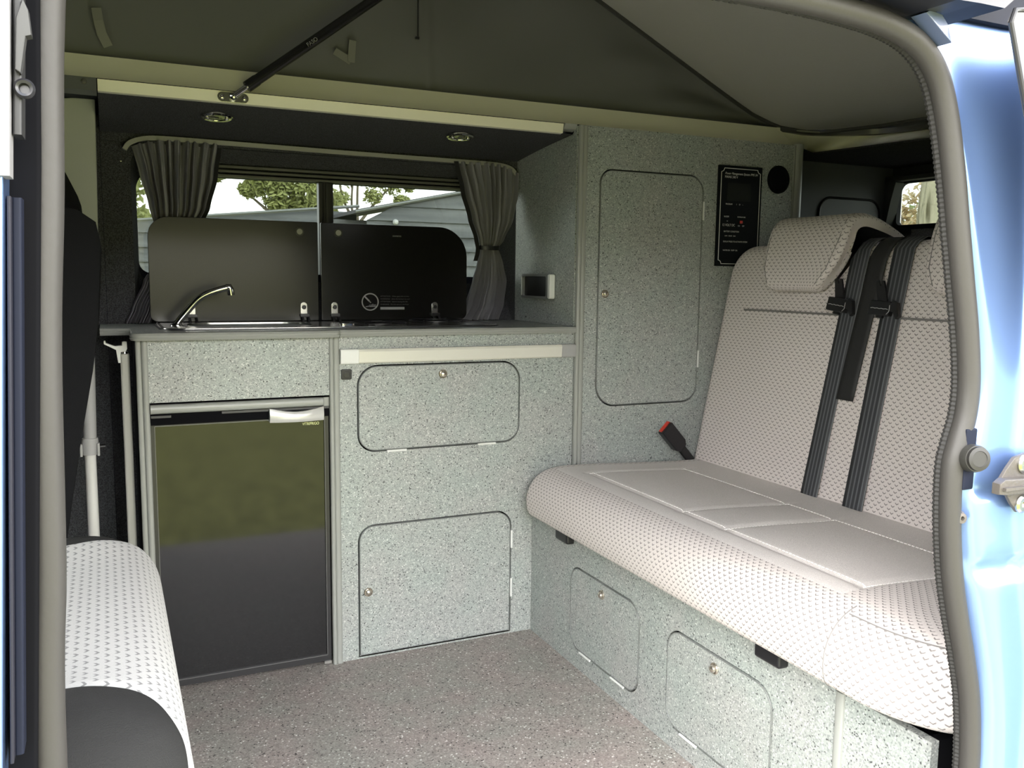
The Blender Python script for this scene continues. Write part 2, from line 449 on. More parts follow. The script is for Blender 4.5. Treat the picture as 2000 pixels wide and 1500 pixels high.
def strip(bm, u0, u1, v0, v1, dep, fn=onK, r=.006, base=0.):
    """rounded upright or level edging strip standing proud of a front"""
    if (u1 - u0) < (v1 - v0):
        prof = [(u0, base)] + [(lerp(u0, u1, .5 - .5 * math.cos(math.pi * k / 10)), base + dep * (math.sin(math.pi * k / 10) ** .5)) for k in range(11)] + [(u1, base)]
        rings = [[bm.verts.new(fn(a, v, b)) for a, b in prof] for v in (v0, v1)]
    else:
        prof = [(v0, base)] + [(lerp(v0, v1, .5 - .5 * math.cos(math.pi * k / 10)), base + dep * (math.sin(math.pi * k / 10) ** .5)) for k in range(11)] + [(v1, base)]
        rings = [[bm.verts.new(fn(u, a, b)) for a, b in prof] for u in (u0, u1)]
    n = len(prof)
    for i in range(n): bm.faces.new((rings[0][i], rings[0][(i + 1) % n], rings[1][(i + 1) % n], rings[1][i]))
    bm.faces.new(rings[0]); bm.faces.new(rings[1])

# ================================================================== OUTDOORS
bm = NB(); box(bm, -60, 60, -60, 80, -.47, -.45)
struct('ground', bm, GRASS, smooth=False)
bm = NB(); prism(bm, [(-9, -.44), (-3, -.40), (-1, -.44), (.3, -.34), (1.5, -.42), (4, -.48), (9, -.44), (9, 3.4), (-9, 3.4)], -.449, -.44)
o = struct('driveway', bm, TARMAC, smooth=False)

def clapboard(bm, x0, x1, z0, zr, y, pitch=.17):
    z = z0
    while z < zr(x0, x1)[0]:
        h = zr(x0, x1)[1]
        xa, xb = h(z)
        xa2, xb2 = h(z + pitch)
        if xb2 - xa2 < .02: break
        q = [bm.verts.new(p) for p in ((xa, y - .030, z), (xb, y - .030, z), (xb2, y - .004, z + pitch), (xa2, y - .004, z + pitch), (xa, y + .02, z), (xb, y + .02, z), (xb2, y + .02, z + pitch), (xa2, y + .02, z + pitch))]
        for f in ((0, 1, 2, 3), (4, 5, 6, 7), (0, 1, 5, 4), (2, 3, 7, 6), (0, 3, 7, 4), (1, 2, 6, 5)): bm.faces.new([q[i] for i in f])
        z += pitch
# gabled shed: left verge rises to the ridge at x=5.6
shed = thing('shed', (4.2, 10.2, -.45), 'grey weatherboarded shed with a rising gable seen through the side window', 'shed')
def hg(z):
    l = 2.77 if z < 1.69 else 2.77 + (z - 1.69) / .215
    r = 8.4 if z < 1.69 else 8.4 - (z - 1.69) / .215
    return l, r
bm = NB(); clapboard(bm, 2.77, 8.4, -.45, lambda a, b: (2.28, hg), 10)
build('weatherboard_wall', bm, BOARD, shed, smooth=False)
bm = NB(); tube(bm, [(2.62, 9.93, 1.675), (5.585, 9.93, 2.315), (8.55, 9.93, 1.675)], .016, n=4)
build('verge_board', bm, ROOFE, shed, smooth=False)
bm = NB(); prism(bm, [(2.62, 1.70), (5.585, 2.335), (8.55, 1.70), (8.55, 1.66), (5.585, 2.29), (2.62, 1.66)], 9.95, 14, lambda u, v, d: (u, d, v))
build('roof', bm, mat('roof_felt', (.10, .10, .105), .8), shed, smooth=False)
lamp = tag(build('wall_lamp', lb([(0, 0), (.03, 0), (.035, .02), (.03, .04), (.02, .05), (0, .053)], (3.10, 9.97, 1.575), (0, -1, 0)), WHITEP, loc=(3.10, 9.97, 1.575)), 'small round white lamp on the weatherboarded shed wall', 'lamp')
low = thing('low_shed', (1., 11.4, -.45), 'low grey boarded outbuilding with a pale flat roof edge left of the gabled shed', 'shed')
bm = NB(); clapboard(bm, -2.5, 2.72, -.45, lambda a, b: (1.80, lambda z: (-2.5 if z < 1.26 else 1.67 + (z - 1.692) / .105, 2.96)), 11.2)
build('weatherboard_wall', bm, BOARD, low, smooth=False)
bm = NB(); tube(bm, [(-2.45, 11.12, 1.262), (2.98, 11.12, 1.832)], .020, n=4)
build('roof_edge', bm, ROOFE, low, smooth=False)
bm = NB(); box(bm, 2.45, 2.95, 10.55, 10.9, 1.42, 1.62, .01)
tag(build('extractor_vent', bm, mat('vent_grey', (.2, .2, .2), .6), loc=(2.7, 10.7, 1.42)), 'small grey vent box beside the gabled shed eaves', 'vent')

def leaves(bm, cs, n, size, seed):
    rnd = random.Random(seed)
    for _ in range(n):
        c, rad = rnd.choice(cs)
        d = Vector((rnd.gauss(0, 1), rnd.gauss(0, 1), rnd.gauss(0, 1))).normalized() * rad * rnd.random() ** .45
        p = Vector(c) + Vector((d.x, d.y, d.z * .75))
        a = Vector((rnd.gauss(0, 1), rnd.gauss(0, 1), rnd.gauss(0, 1))).normalized(); b = a.orthogonal().normalized()
        s = size * rnd.uniform(.6, 1.4)
        q = [bm.verts.new(p + a * s), bm.verts.new(p + b * s * .5 + a * s * .2), bm.verts.new(p - a * s), bm.verts.new(p - b * s * .5 + a * s * .2)]
        bm.faces.new(q)
def tree(loc, label, blobs, n, size, m, trunk, branches, seed, tr=.10, far=1.):
    if far != 1.:
        g = lambda p: (p[0] * far, p[1] * far, .95 + (p[2] - .95) * far if p[2] > -.4 else -.45)
        loc = g(loc); blobs = [(g(c), r * far) for c, r in blobs]; size *= far
        trunk = [g(p) for p in trunk]; branches = [[g(p) for p in b] for b in branches]
    t = thing('tree', loc, label, 'tree')
    bm = NB()
    tube(bm, smooth_path(trunk), lambda f: tr * (1 - .65 * f), n=8)
    for b in branches: tube(bm, smooth_path(b), lambda f: .035 * (1 - .75 * f) + .006, n=5)
    build('trunk', bm, BARK, t)
    bm = NB(); leaves(bm, blobs, n, size, seed)
    build('foliage', bm, m, t, smooth=False, norm=False, merge=False)
    return t
tree((2.9, 16, -.45), 'light green leafy tree behind the low outbuilding, left of the window divider',
     [((1.75, 16, 2.70), .25), ((2.9, 16, 2.15), .32), ((3.3, 16, 2.15), .3), ((2.6, 16, 2.6), .35), ((2.5, 16, 2.9), .45), ((3.0, 16, 2.72), .42), ((3.35, 15.8, 2.45), .38), ((2.85, 16, 2.35), .35), ((3.7, 16.2, 2.3), .33), ((3.6, 16, 2.75), .35), ((2.7, 16, 3.5), .8), ((1.5, 16, 3.4), .6), ((3.9, 16, 3.4), .6), ((2.35, 16, 2.42), .2), ((3.5, 16, 2.05), .28)],
     7500, .055, LEAF, [(3.2, 16, -.45), (3.2, 16, 1.2), (3.1, 16, 2.2), (2.9, 16, 3.4)],
     [[(3.15, 16, 1.9), (2.8, 16, 2.3), (2.2, 16, 2.7)], [(3.15, 16, 2.0), (3.5, 16, 2.5), (3.8, 16, 3.0)], [(3.1, 16, 1.7), (2.6, 16, 2.1), (2.3, 16, 2.35)]], 3)
tree((4.4, 16, -.45), 'thin sparse tree with bare twigs behind the gabled shed, right of the window divider',
     [((4.05, 16, 2.75), .28), ((4.5, 16, 2.72), .25), ((4.9, 16, 2.62), .24), ((4.55, 16, 2.4), .2), ((5.1, 16, 2.35), .16), ((5.25, 16, 2.62), .13), ((4.5, 16, 3.3), .6), ((3.95, 16, 2.35), .17), ((4.95, 16, 2.12), .12), ((5.0, 16, 3.1), .3)],
     2400, .045, LEAF, [(4.3, 16, -.45), (4.3, 16, 1.3), (4.25, 16, 2.2), (4.3, 16, 3.2)],
     [[(4.28, 16, 1.8), (4.0, 16, 2.3), (3.9, 16, 2.8)], [(4.28, 16, 1.9), (4.6, 16, 2.3), (5.0, 16, 2.7)], [(4.3, 16, 1.5), (4.7, 16, 2.0), (5.1, 16, 2.2)], [(4.28, 16, 1.7), (4.15, 16, 2.2), (4.2, 16, 2.9)]], 5, tr=.05, far=1.16)
tree((-2.2, 13, -.45), 'green tree seen beside the left curtain',
     [((.2, 13, 2.2), .5), ((-.3, 13, 1.9), .6), ((.35, 13, 1.6), .35), ((-.8, 13, 2.6), .9)], 1500, .07, LEAF, [(-.6, 13, -.45), (-.6, 13, 1.6), (-.5, 13, 2.6)], [], 9)
# behind the van, seen through the tailgate glass
bm = NB()
prof = [(math.cos(a) * (1 + .12 * math.sin(5 * a)), math.sin(a) * (1 + .12 * math.sin(5 * a))) for a in [2 * math.pi * k / 40 for k in range(40)]]
tube(bm, [(6.05, 4.94, -.45), (6.05, 4.95, .9), (6.0, 4.90, 1.5), (6.05, 4.88, 2.2), (6.1, 4.8, 2.9)], lambda f: .185 - .02 * f, prof=prof)
tag(build('dead_tree', bm, WOOD, loc=(6.05, 4.93, -.45)), 'pale ridged tree trunk standing behind the tailgate window', 'tree trunk')
tree((7.6, 7., -.45), 'autumn coloured shrub beside the pale tree trunk', [((7.45, 6.38, 1.78), .22), ((7.4, 6.5, 1.6), .14), ((7.3, 6.25, 1.47), .14), ((7.5, 6.1, 2.1), .4)], 900, .035, LEAF2,
     [(7.5, 6.3, -.45), (7.5, 6.25, .8), (7.45, 6.3, 1.8)], [], 12, tr=.03)
bm = NB(); leaves(bm, [((9.2 + .35 * k, 8.6 - .42 * k, 1.48 + .12 * (k % 3)), .55) for k in range(9)] + [((8.3, 7.1, 1.38), .35)], 5200, .06, 15)
tag(build('bush', bm, LEAF3, loc=(9.5, 8, -.45), smooth=False, norm=False, merge=False), 'rounded green bush low behind the tailgate window', 'bush')
# hedge and trees on the camera's side of the drive (seen in reflections)
bm = NB()
rnd = random.Random(4)
grid(bm, lambda a, b: Vector((-22 + 44 * a, -10.5 - 1.2 * math.sin(b * math.pi) * -1 - 2.4 * b + .25 * math.sin(a * 63) * math.sin(b * 9), -.45 + 2.8 * math.sin(b * math.pi / 2) + .12 * math.sin(a * 90 + b * 4))), 220, 12)
tag(build('hedge', bm, mat('hedge_green', (.17, .165, .085), .9, bump=(5, 1, .5)), loc=(0, -11, -.45)), 'long dark green hedge across the grass behind the viewer', 'hedge')

bm = NB()
grid(bm, lambda a, b: Vector((-13 - 2.2 * b + .25 * math.sin(a * 63) * math.sin(b * 9), -9 + 34 * a, -.45 + 2.6 * math.sin(b * math.pi / 2) + .2 * math.sin(a * 80 + b * 4))), 160, 12)
tag(build('hedge', bm, mat('sky_block_green', (.07, .085, .04), .9, bump=(5, 1, .5)), loc=(-14, 8, -.45)), 'unseen hedge added ahead of the van to block low sky light', 'hedge')  # unseen hedge, added to cut low sky light through the windscreen

# ================================================================== VAN SHELL
# floor
bm = NB(); prism(bm, [(-2.3, .66), (-.10, .66), (-.10, .885), (.965, .885), (.965, .66), (2.55, .66), (2.55, 2.46), (-2.3, 2.46)], -.02, 0)
struct('floor', bm, FLOOR, smooth=False)
bm = NB(); box(bm, -2.35, 2.6, .885, 2.5, -.24, -.021); box(bm, -.12, .98, .56, .885, -.26, -.225); box(bm, .966, 2.6, .56, .885, -.24, -.021); box(bm, -2.35, -.101, .56, .885, -.24, -.021)
struct('floor_pan', bm, NAVY)
# far side wall with the window opening: carpeted board, then the outer skin with the glass
bm = NB()
hole = rrect(.066, 1.128, .79, 1.272, (.02, .02, .07, .06), 8)
panel(bm, [(0.0, 0), (2.5, 0), (2.5, 1.30), (0.0, 1.30)], [hole], -2.435, -2.415, lambda u, v, d: (u, -d, v))
w = struct('wall_right', bm, CARPET, smooth=False)
bm = NB()                                                         # reveal between lining and skin
n = len(hole); hb = rrect(.080, 1.112, .93, 1.215, (.03, .03, .05, .05), 8)
a = [bm.verts.new((u, 2.42, v)) for u, v in hole]; b = [bm.verts.new((u, 2.497, v)) for u, v in hb]
for i in range(n): bm.faces.new((a[i], a[(i + 1) % n], b[(i + 1) % n], b[i]))
struct('window_reveal', bm, CARPET, parent=w, ang=60)
bm = NB()
panel(bm, [(-2.3, -.2), (2.6, -.2), (2.6, 1.36), (-1.35, 1.36), (-2.3, .80)], [rrect(.080, 1.112, .95, 1.208, .03, 6), [(-1.75, .78), (-.55, .78), (-.55, 1.25), (-1.3, 1.25)]], -2.53, -2.50, lambda u, v, d: (u, -d, v))
struct('outer_skin', bm, NAVY, parent=w, smooth=False)
w1 = bpy.data.objects.new('window_1', None); COL.objects.link(w1); w1.location = (.6, 2.49, .95); w1['kind'] = 'structure'
bm = NB(); box(bm, .078, 1.114, 2.508, 2.512, .948, 1.210)
struct('pane', bm, GLASS, parent=w1, smooth=False)
bm = NB()
for z0, z1, dy in ((1.208, 1.214, 0), (1.218, 1.2245, -.008), (1.229, 1.236, -.014)): box(bm, .085, 1.107, 2.470 + dy, 2.50, z0, z1, .0015)
struct('track', bm, mat('track_olive', (.10, .10, .085), .5), parent=w1)
bm = NB(); box(bm, .549, .563, 2.478, 2.506, .95, 1.208, .003); box(bm, .571, .592, 2.486, 2.506, .95, 1.208, .003); box(bm, .563, .571, 2.49, 2.506, .95, 1.208)
struct('divider', bm, BLACK, parent=w1)
# carpeted slope between the roof edge and the window, with its lip
def slope_pt(t): return (lerp(2.060, 2.415, t), lerp(1.324, 1.2915, t) + .003 * math.sin(math.pi * t))
bm = NB()
grid(bm, lambda a, b: Vector((lerp(0.0, 1.127, a), *slope_pt(b))), 4, 16)
grid(bm, lambda a, b: Vector((lerp(0.0, 1.127, a), slope_pt(b)[0], slope_pt(b)[1] + .02 + .03 * b)), 4, 16)
box(bm, 0, 1.127, 2.405, 2.42, 1.272, 1.30)
struct('ceiling_side', bm, CARPET).name = 'trim_3'
# white strip under the roof opening and its dark end piece
bm = NB(); prism(bm, [(2.0535, 1.3235), (2.066, 1.322), (2.10, 1.335), (2.10, 1.347), (2.050, 1.347), (2.050, 1.345)], 0.0, 1.092, lambda u, v, d: (d, u, v), bev=.0015)
t1_ = struct('trim_1', bm, CREAM)
bm = NB(); prism(bm, [(2.0495, 1.3345), (2.068, 1.330), (2.10, 1.337), (2.10, 1.3470), (2.041, 1.3470)], 1.0925, 1.1272, lambda u, v, d: (d, u, v)); build('end_return', bm, TRIM, t1_)
bm = NB(); prism(bm, [(2.044, 1.322), (2.072, 1.316), (2.08, 1.33), (2.08, 1.347), (2.044, 1.347)], -.35, -.002, lambda u, v, d: (d, u, v))
t5 = struct('trim_5', bm, TRIMD)
build('screw', lb([(0, 0), (.006, 0), (.005, .002), (0, .0022)], (-.025, 2.044, 1.338), (0, -1, 0)), STEEL, t5)
# cream lip round the roof opening
bot = [(-.9, 2.040), (.4, 2.040), (1.72, 2.042), (1.86, 2.060), (1.97, 2.118), (2.022, 2.150), (2.045, 1.98), (2.09, 1.741), (2.13, 1.4), (2.15, .80)]
top = [(-.9, 2.092), (.4, 2.090), (1.70, 2.087), (1.83, 2.083), (1.93, 2.060), (2.05, 1.990), (2.12, 1.93), (2.167, 1.807), (2.195, 1.4), (2.20, .80)]
bs = smooth_path([(x, y, 0) for x, y in bot], 5); ts = smooth_path([(x, y, 0) for x, y in top], 5)
bm = NB(); NN = len(bs) - 1
def lip(a, b):
    i = a * NN; k = min(int(i), NN - 1); f = i - k
    B = bs[k].lerp(bs[k + 1], f); T_ = ts[k].lerp(ts[k + 1], f)
    q = B.lerp(T_, b ** .8); q.z = lerp(1.3465, 1.402, b)
    return q
grid(bm, lip, NN, 6)
grid(bm, lambda a, b: Vector((lip(a, 1).x * (1 + .03 * b), lip(a, 1).y + .05 * b * (1 if a < .6 else 0), 1.402)), NN, 1)
struct('trim_2', bm, CREAM)
bm = NB(); box(bm, -.9, 2.25, .70, .76, 1.30, 1.42, .008); box(bm, -.95, -.89, .70, 2.12, 1.33, 1.42, .008)
struct('trim_4', bm, CREAM)
bm = NB(); box(bm, -1.0, 2.26, 2.142, 2.160, 1.3462, 1.425)
box(bm, 2.225, 2.245, .60, 2.16, 1.347, 1.45); box(bm, -.9, 2.24, .58, .60, 1.347, 1.45)
struct('leak_blocker', bm, NAVY, smooth=False)  # unseen boxes added to stop sky light leaking in round the roof opening
# rear headlining and tailgate
bm = NB(); prism(bm, [(1.80, 2.054), (1.90, 2.062), (1.985, 2.11), (2.005, 2.12), (2.03, 1.98), (2.075, 1.741), (2.115, 1.4), (2.135, .62), (2.62, .62), (2.62, 2.52), (1.1435, 2.52), (1.1435, 2.054)], 1.341, 1.3460)
struct('ceiling', bm, CARPET, smooth=False)
bm = NB(); prism(bm, [(-1.0, 2.062), (1.13, 2.062), (1.13, 2.53), (-1.0, 2.53)], 1.3475, 1.356)
struct('roof_side', bm, NAVY, smooth=False).name = 'ceiling_side'
bm = NB(); panel(bm, [(.58, -.2), (2.5, -.2), (2.5, 1.341), (.58, 1.341)], [rrect(.85, 2.228, 1.146, 1.287, (.02, .015, .03, .03), 6)], -2.52, -2.50, lambda u, v, d: (-d, u, v))
tg = struct('wall_back', bm, mat('tailgate_lining', (.03, .033, .036), .7), smooth=False)
bm = NB(); box(bm, 2.46, 2.50, .85, 2.26, 1.292, 1.306, .004); box(bm, 2.44, 2.50, .8, 1.9, 1.315, 1.328, .003)
build('ledge', bm, TRIMD, tg)
bm = NB(); prism(bm, [(2.238, 1.14), (2.222, 1.22), (2.204, 1.288), (2.215, 1.31), (2.25, 1.31), (2.25, 1.14)], 2.46, 2.50, lambda u, v, d: (d, u, v))
build('pillar_trim', bm, TRIMD, tg, smooth=False)
w2 = bpy.data.objects.new('window_2', None); COL.objects.link(w2); w2.location = (2.53, 1.5, 1.14); w2['kind'] = 'structure'
bm = NB(); box(bm, 2.530, 2.534, .84, 2.238, 1.136, 1.297)
struct('pane', bm, GLASS, parent=w2, smooth=False)
bm = NB(); prism(bm, [(1.70, .80), (2.44, .80), (2.44, 2.215), (1.90, 2.215), (1.90, 1.47), (1.70, 1.47)], 1.035, 1.072)
tag(build('rear_shelf', bm, CARPET, loc=(2.0, 1.5, 1.035)), 'dark carpeted shelf behind the bench backrest below the tailgate glass', 'shelf')
# near side wall each side of the sliding door, cab front
bm = NB(); box(bm, 1.06, 2.55, .62, .66, -.2, 1.36); box(bm, 1.02, 2.5, .66, .70, 0, 1.346)
struct('wall_left', bm, CARPET, smooth=False)
cabw = [(-1.75, .78), (-.45, .78), (-.45, 1.25), (-1.3, 1.25)]
bm = NB(); panel(bm, [(-2.3, -.2), (-.10, -.2), (-.10, 1.36), (-1.35, 1.36), (-2.3, .80)], [cabw], -.66, -.62, lambda u, v, d: (u, -d, v))
struct('wall_cab', bm, CARPET, smooth=False)
w3 = bpy.data.objects.new('window_3', None); COL.objects.link(w3); w3.location = (-1, .64, .78); w3['kind'] = 'structure'
CLEAR = glass('clear_window_glass', (.80, .84, .82))
bm = NB(); prism(bm, cabw, -.643, -.640, lambda u, v, d: (u, -d, v)); struct('pane', bm, CLEAR, parent=w3, smooth=False)
w4 = bpy.data.objects.new('window_4', None); COL.objects.link(w4); w4.location = (-1.8, 1.5, .8); w4['kind'] = 'structure'
bm = NB(); prism(bm, [(-2.29, .80), (-1.355, 1.352), (-1.352, 1.348), (-2.288, .796)], .67, 2.49, lambda u, v, d: (u, d, v)); struct('pane', bm, CLEAR, parent=w4, smooth=False)
bm = NB(); box(bm, -2.32, -2.28, .62, 2.5, -.2, .80); box(bm, -2.28, -1.75, .67, 2.49, .74, .79)
struct('wall_front', bm, CARPET, smooth=False)
bm = NB(); box(bm, -1.36, -.90, .62, 2.5, 1.350, 1.38)
struct('ceiling_cab', bm, LINING, smooth=False)
# lining of the far B pillar: pale upper trim ahead of the carpet, dark below
bm = NB(); prism(bm, [(-.40, 1.30), (-.006, 1.355), (-.013, 1.02), (-.45, .98)], -2.34, -2.30, lambda u, v, d: (u, -d, v), bev=.004)
tag(build('pillar_trim', bm, mat('pale_pillar_plastic', (.42, .43, .38), .5), loc=(-.2, 2.32, .98)), 'pale plastic pillar trim at the far left above the dark seat back', 'pillar trim')
bm = NB(); box(bm, -.35, -.001, 2.405, 2.45, 0, 1.33)
struct('wall_pillar', bm, CARPET, smooth=False).name = 'wall_far_pillar'

# ================================================================== RAISED ROOF AND TENT
def rz(x):
    z = 1.401 + (1.83 - x) * .472
    k = 40.; m = 1.386
    return m + math.log1p(math.exp(min(40, k * (z - m)))) / k
out = [(-.85, .70), (2.0, .70), (2.0, 1.75), (1.985, 1.90), (1.94, 2.02), (1.86, 2.085), (1.75, 2.105), (-.85, 2.105)]
bm = NB()
NX = 60
def rw(x):      # far limit of the lining at x
    if x < 1.75: return 2.105
    if x < 1.86: return lerp(2.105, 2.085, (x - 1.75) / .11)
    if x < 1.94: return lerp(2.085, 2.02, (x - 1.86) / .08)
    return lerp(2.02, 1.80, (x - 1.94) / .06)
grid(bm, lambda a, b: Vector((lerp(-.85, 2.0, a), lerp(.70, rw(lerp(-.85, 2.0, a)), b), rz(lerp(-.85, 2.0, a)))), NX, 10)
roof = thing('pop_up_roof', (2.0, 1.4, 1.40), 'pale lined raised roof panel sloping up to the front above the bench', 'roof')
build('lining', bm, LINING, roof, ang=80)
bm = NB()
grid(bm, lambda a, b: Vector((lerp(-.95, 2.25, a), lerp(.56, 2.26, b), rz(lerp(-.95, 2.25, a)) + .05 + .02 * math.sin(math.pi * b))), 40, 12)
grid(bm, lambda a, b: Vector((lerp(-.95, 2.25, a), .56, rz(lerp(-.95, 2.25, a)) + .05 - .045 * b)), 40, 1)
grid(bm, lambda a, b: Vector((lerp(-.95, 2.25, a), 2.26, rz(lerp(-.95, 2.25, a)) + .05 - .045 * b)), 40, 1)
build('outer_shell', bm, BLUE, roof, ang=50)
edge = [(x, rw(x) + .004, rz(x) - .003) for x in [-.85 + .05 * k for k in range(53)] + [1.78, 1.82, 1.86, 1.90, 1.94, 1.97, 1.99]] + [(2.0, 1.72, rz(2.0) - .003), (2.02, 1.4, rz(2) - .002), (2.03, .75, rz(2) - .002)]
bm = NB(); tube(bm, edge, .0065, n=8)
build('edge_piping', bm, mat('dark_piping', (.05, .05, .048), .35), roof)
bm = NB(); tube(bm, [(x, y + (.014 if x < 1.99 else 0), z + .0065) for x, y, z in edge], .0035, n=6)
build('edge_highlight', bm, mat('painted_highlight', (.30, .30, .27), .3), roof)  # pale tube painted in as the highlight along the piping
# rubber hinge flap of the roof behind the lining
bm = NB()
fl = [(1.84, 2.092, 1.399), (1.94, 2.055, 1.394), (2.04, 1.985, 1.392), (2.10, 1.92, 1.392), (2.14, 1.80, 1.393), (2.17, 1.5, 1.393), (2.18, .8, 1.393)]
tube(bm, smooth_path(fl, 5), 1, prof=[(-.010, -.012), (.004, -.016), (.012, 0), (.004, .016), (-.010, .012)])
build('hinge_seal', bm, mat('dark_seal', (.055, .055, .055), .3), roof)
bm = NB()
grid(bm, lambda a, b: Vector((lerp(2.0, 2.2, b), lerp(.7, lerp(1.85, 1.90, b), a), rz(2.0) + .012 * b)), 4, 2)
build('rear_flap', bm, CANV, roof)

tent = thing('roof_tent', (.5, 2.10, 1.40), 'dark grey canvas side of the raised roof above the kitchen', 'tent canvas')
def tent_far(a, b):
    x = lerp(-.85, 1.85, a); z0 = 1.399; z1 = rz(x) + .002
    z = lerp(z0, z1, b)
    w_ = math.sin(math.pi * b)
    y = 2.112 + .010 * w_ * math.sin(x * 7 + b * 3) + .006 * w_ * math.sin(x * 17 - b * 9) + .008 * w_
    if abs(x - .742) < .03: y -= .006 * math.exp(-((x - .742) / .008) ** 2)
    return Vector((x, y, z))
bm = NB(); grid(bm, tent_far, 360, 24)
build('side_canvas', bm, CANV, tent, ang=80)
bm = NB(); grid(bm, lambda a, b: Vector((-.86 + .02 * math.sin(a * 20) * math.sin(math.pi * b), lerp(.70, 2.112, a), lerp(1.40, rz(-.85), b))), 30, 12)
build('front_canvas', bm, CANV, tent, ang=80)
bm = NB(); grid(bm, lambda a, b: Vector((lerp(-.85, 2.0, a), .70, lerp(1.40, rz(lerp(-.85, 2.0, a)), b))), 40, 8)
build('near_canvas', bm, CANV, tent, ang=80)
bm = NB(); tube(bm, [(.711, 2.096, 1.528), (.711, 2.094, 1.62), (.711, 2.094, 1.75)], .0018, n=6); box(bm, .704, .713, 2.090, 2.097, 1.521, 1.526)
build('zip', bm, BLACK, tent)
STRAP = mat('grey_strap', (.19, .19, .165), .8)
bm = NB(); tube(bm, [(.004, 2.098, 1.50), (.007, 2.094, 1.475), (.012, 2.096, 1.45), (.024, 2.098, 1.424)], 1, prof=[(-.0006, -.0095), (.0006, -.0095), (.0006, .0095), (-.0006, .0095)], up=(0, 1, 0))
build('strap', bm, STRAP, tent, smooth=False)
bm = NB(); pr_ = [(-.0006, -.0085), (.0006, -.0085), (.0006, .0085), (-.0006, .0085)]
tube(bm, [(.506, 2.094, 1.470), (.544, 2.092, 1.450)], 1, prof=pr_, up=(0, 1, 0)); tube(bm, [(.544, 2.090, 1.448), (.549, 2.094, 1.499)], 1, prof=pr_, up=(0, 1, 0))
build('strap', bm, STRAP, tent, smooth=False)

# gas strut
gs = thing('gas_strut', (.268, 2.05, 1.334), 'black gas strut rising from a chrome ball on the white roof edge strip', 'gas strut')
def stad(cx, w, h, n=10): return [(cx - w / 2 + h / 2 + math.cos(R(90 + 180 * k / n)) * h / 2, math.sin(R(90 + 180 * k / n)) * h / 2) for k in range(n + 1)] + [(cx + w / 2 - h / 2 + math.cos(R(-90 + 180 * k / n)) * h / 2, math.sin(R(-90 + 180 * k / n)) * h / 2) for k in range(n + 1)]
sl = math.atan2(1.349 - 1.337, 2.132 - 2.057)
fnS = lambda u, v, d: (u, 2.0505 - d, 1.3345 + v)
bm = NB(); prism(bm, stad(.269, .066, .021), 0, .0025, fnS, bev=.0006)
build('mounting_plate', bm, STEEL, gs)
for sx in (.2455, .2925):
    bm = NB(); lathe(bm, [(0, 0), (.0058, 0), (.0058, .001), (.0045, .003), (.0022, .0034), (.0018, .0022), (0, .002)], fnS(sx, 0, .0025), (0, -1, 0))
    build('bolt', bm, CHROME, gs)
build('ball', lb([(0, 0), (.006, .001), (.0082, .006), (.0078, .011), (.004, .0155), (0, .0165)], fnS(.269, 0, .002), (0, -1, 0)), CHROME, gs)
S0 = Vector((.270, 2.038, 1.3365)); S1 = Vector((.89, 2.045, 1.8165)); ds = (S1 - S0).normalized()
bm = NB(); tube(bm, [S0, S0 + ds * .036], .0062, n=16)
build('rod', bm, CHROME, gs)
bm = NB(); tube(bm, [S0 + ds * .034, S0 + ds * .035, S0 + ds * .060, S0 + ds * .065, S0 + ds * .7], lambda f: (.0125, .0125, .0125, .0115, .0115)[round(f * 4)], n=20)
build('cylinder', bm, mat('black_gloss_tube', (.010, .010, .012), .25), gs)
nn = Vector((0, -1, 0)); uu = (nn.cross(ds)).normalized()
if uu.z < 0: uu = -uu
fnT = lambda u, v, d: tuple(S0 + ds * u + uu * v + nn * (math.sqrt(max(0, .0115 ** 2 - v * v)) + .0003 + d))
text('printed_mark', 'FASO', .012, PRINTG, gs, fnT, .20, -.004, .0002)

# ================================================================== KITCHEN
kit = thing('kitchen_unit', (.6, 2.2, 0), 'grey speckled kitchen cupboard unit along the far side with fridge bay and two hatches', 'kitchen unit')
H1 = rrect(.536, .970, .5225, .7365, (.045, .045, .052, .052), 9)
H2 = rrect(.535, .9505, .0045, .341, (.002, .002, .046, .042), 9)
bm = NB(); panel(bm, [(.490, 0), (1.127, 0), (1.127, .806), (.490, .806)], [H1, H2], -.015, 0, onK)
build('front_panel', bm, LAM, kit, smooth=False)
bm = NB()
box(bm, .492, 1.126, K + .030, K + .036, .001, .80)
box(bm, .052, 1.126, 2.38, 2.41, .001, .80); box(bm, .052, .068, K + .01, 2.38, .001, .80); box(bm, .474, .490, K + .01, 2.38, .001, .80); box(bm, .068, .474, K + .02, 2.38, .001, .012)
build('carcass', bm, GAP, kit, smooth=False)
bm = NB(); panel(bm, [(.0745, .668), (.4705, .668), (.4705, .806), (.0745, .806)], [], -.015, .002, onK)
build('fascia', bm, LAM, kit, smooth=False)
bm = NB(); strip(bm, .0505, .0625, 0, .806, .007); strip(bm, .0615, .0755, 0, .806, .010)
build('edge_strip', bm, TRIM, kit)
bm = NB(); strip(bm, .4690, .4800, 0, .806, .009); strip(bm, .4790, .4935, 0, .806, .008)
build('edge_strip', bm, TRIM, kit)
bm = NB(); strip(bm, .076, .452, .6435, .664, .013); strip(bm, .453, .468, .6435, .664, .008)
build('roller_trim', bm, TRIM, kit)
bm = NB(); box(bm, .076, .468, K - .001, K + .02, .618, .645)
build('vent_gap', bm, GAP, kit, smooth=False)
bm = NB(); box(bm, .077, .118, K - .006, K + .01, .6345, .6395); box(bm, .225, .467, K - .006, K + .01, .6375, .6425)
build('vent_bar', bm, mat('vent_bar_grey', (.05, .05, .05), .5), kit)
hatch_door(kit, onK, H1, (.7555, .7085), [((.610, .5225), (.660, .5225)), ((.851, .5225), (.901, .5225))])
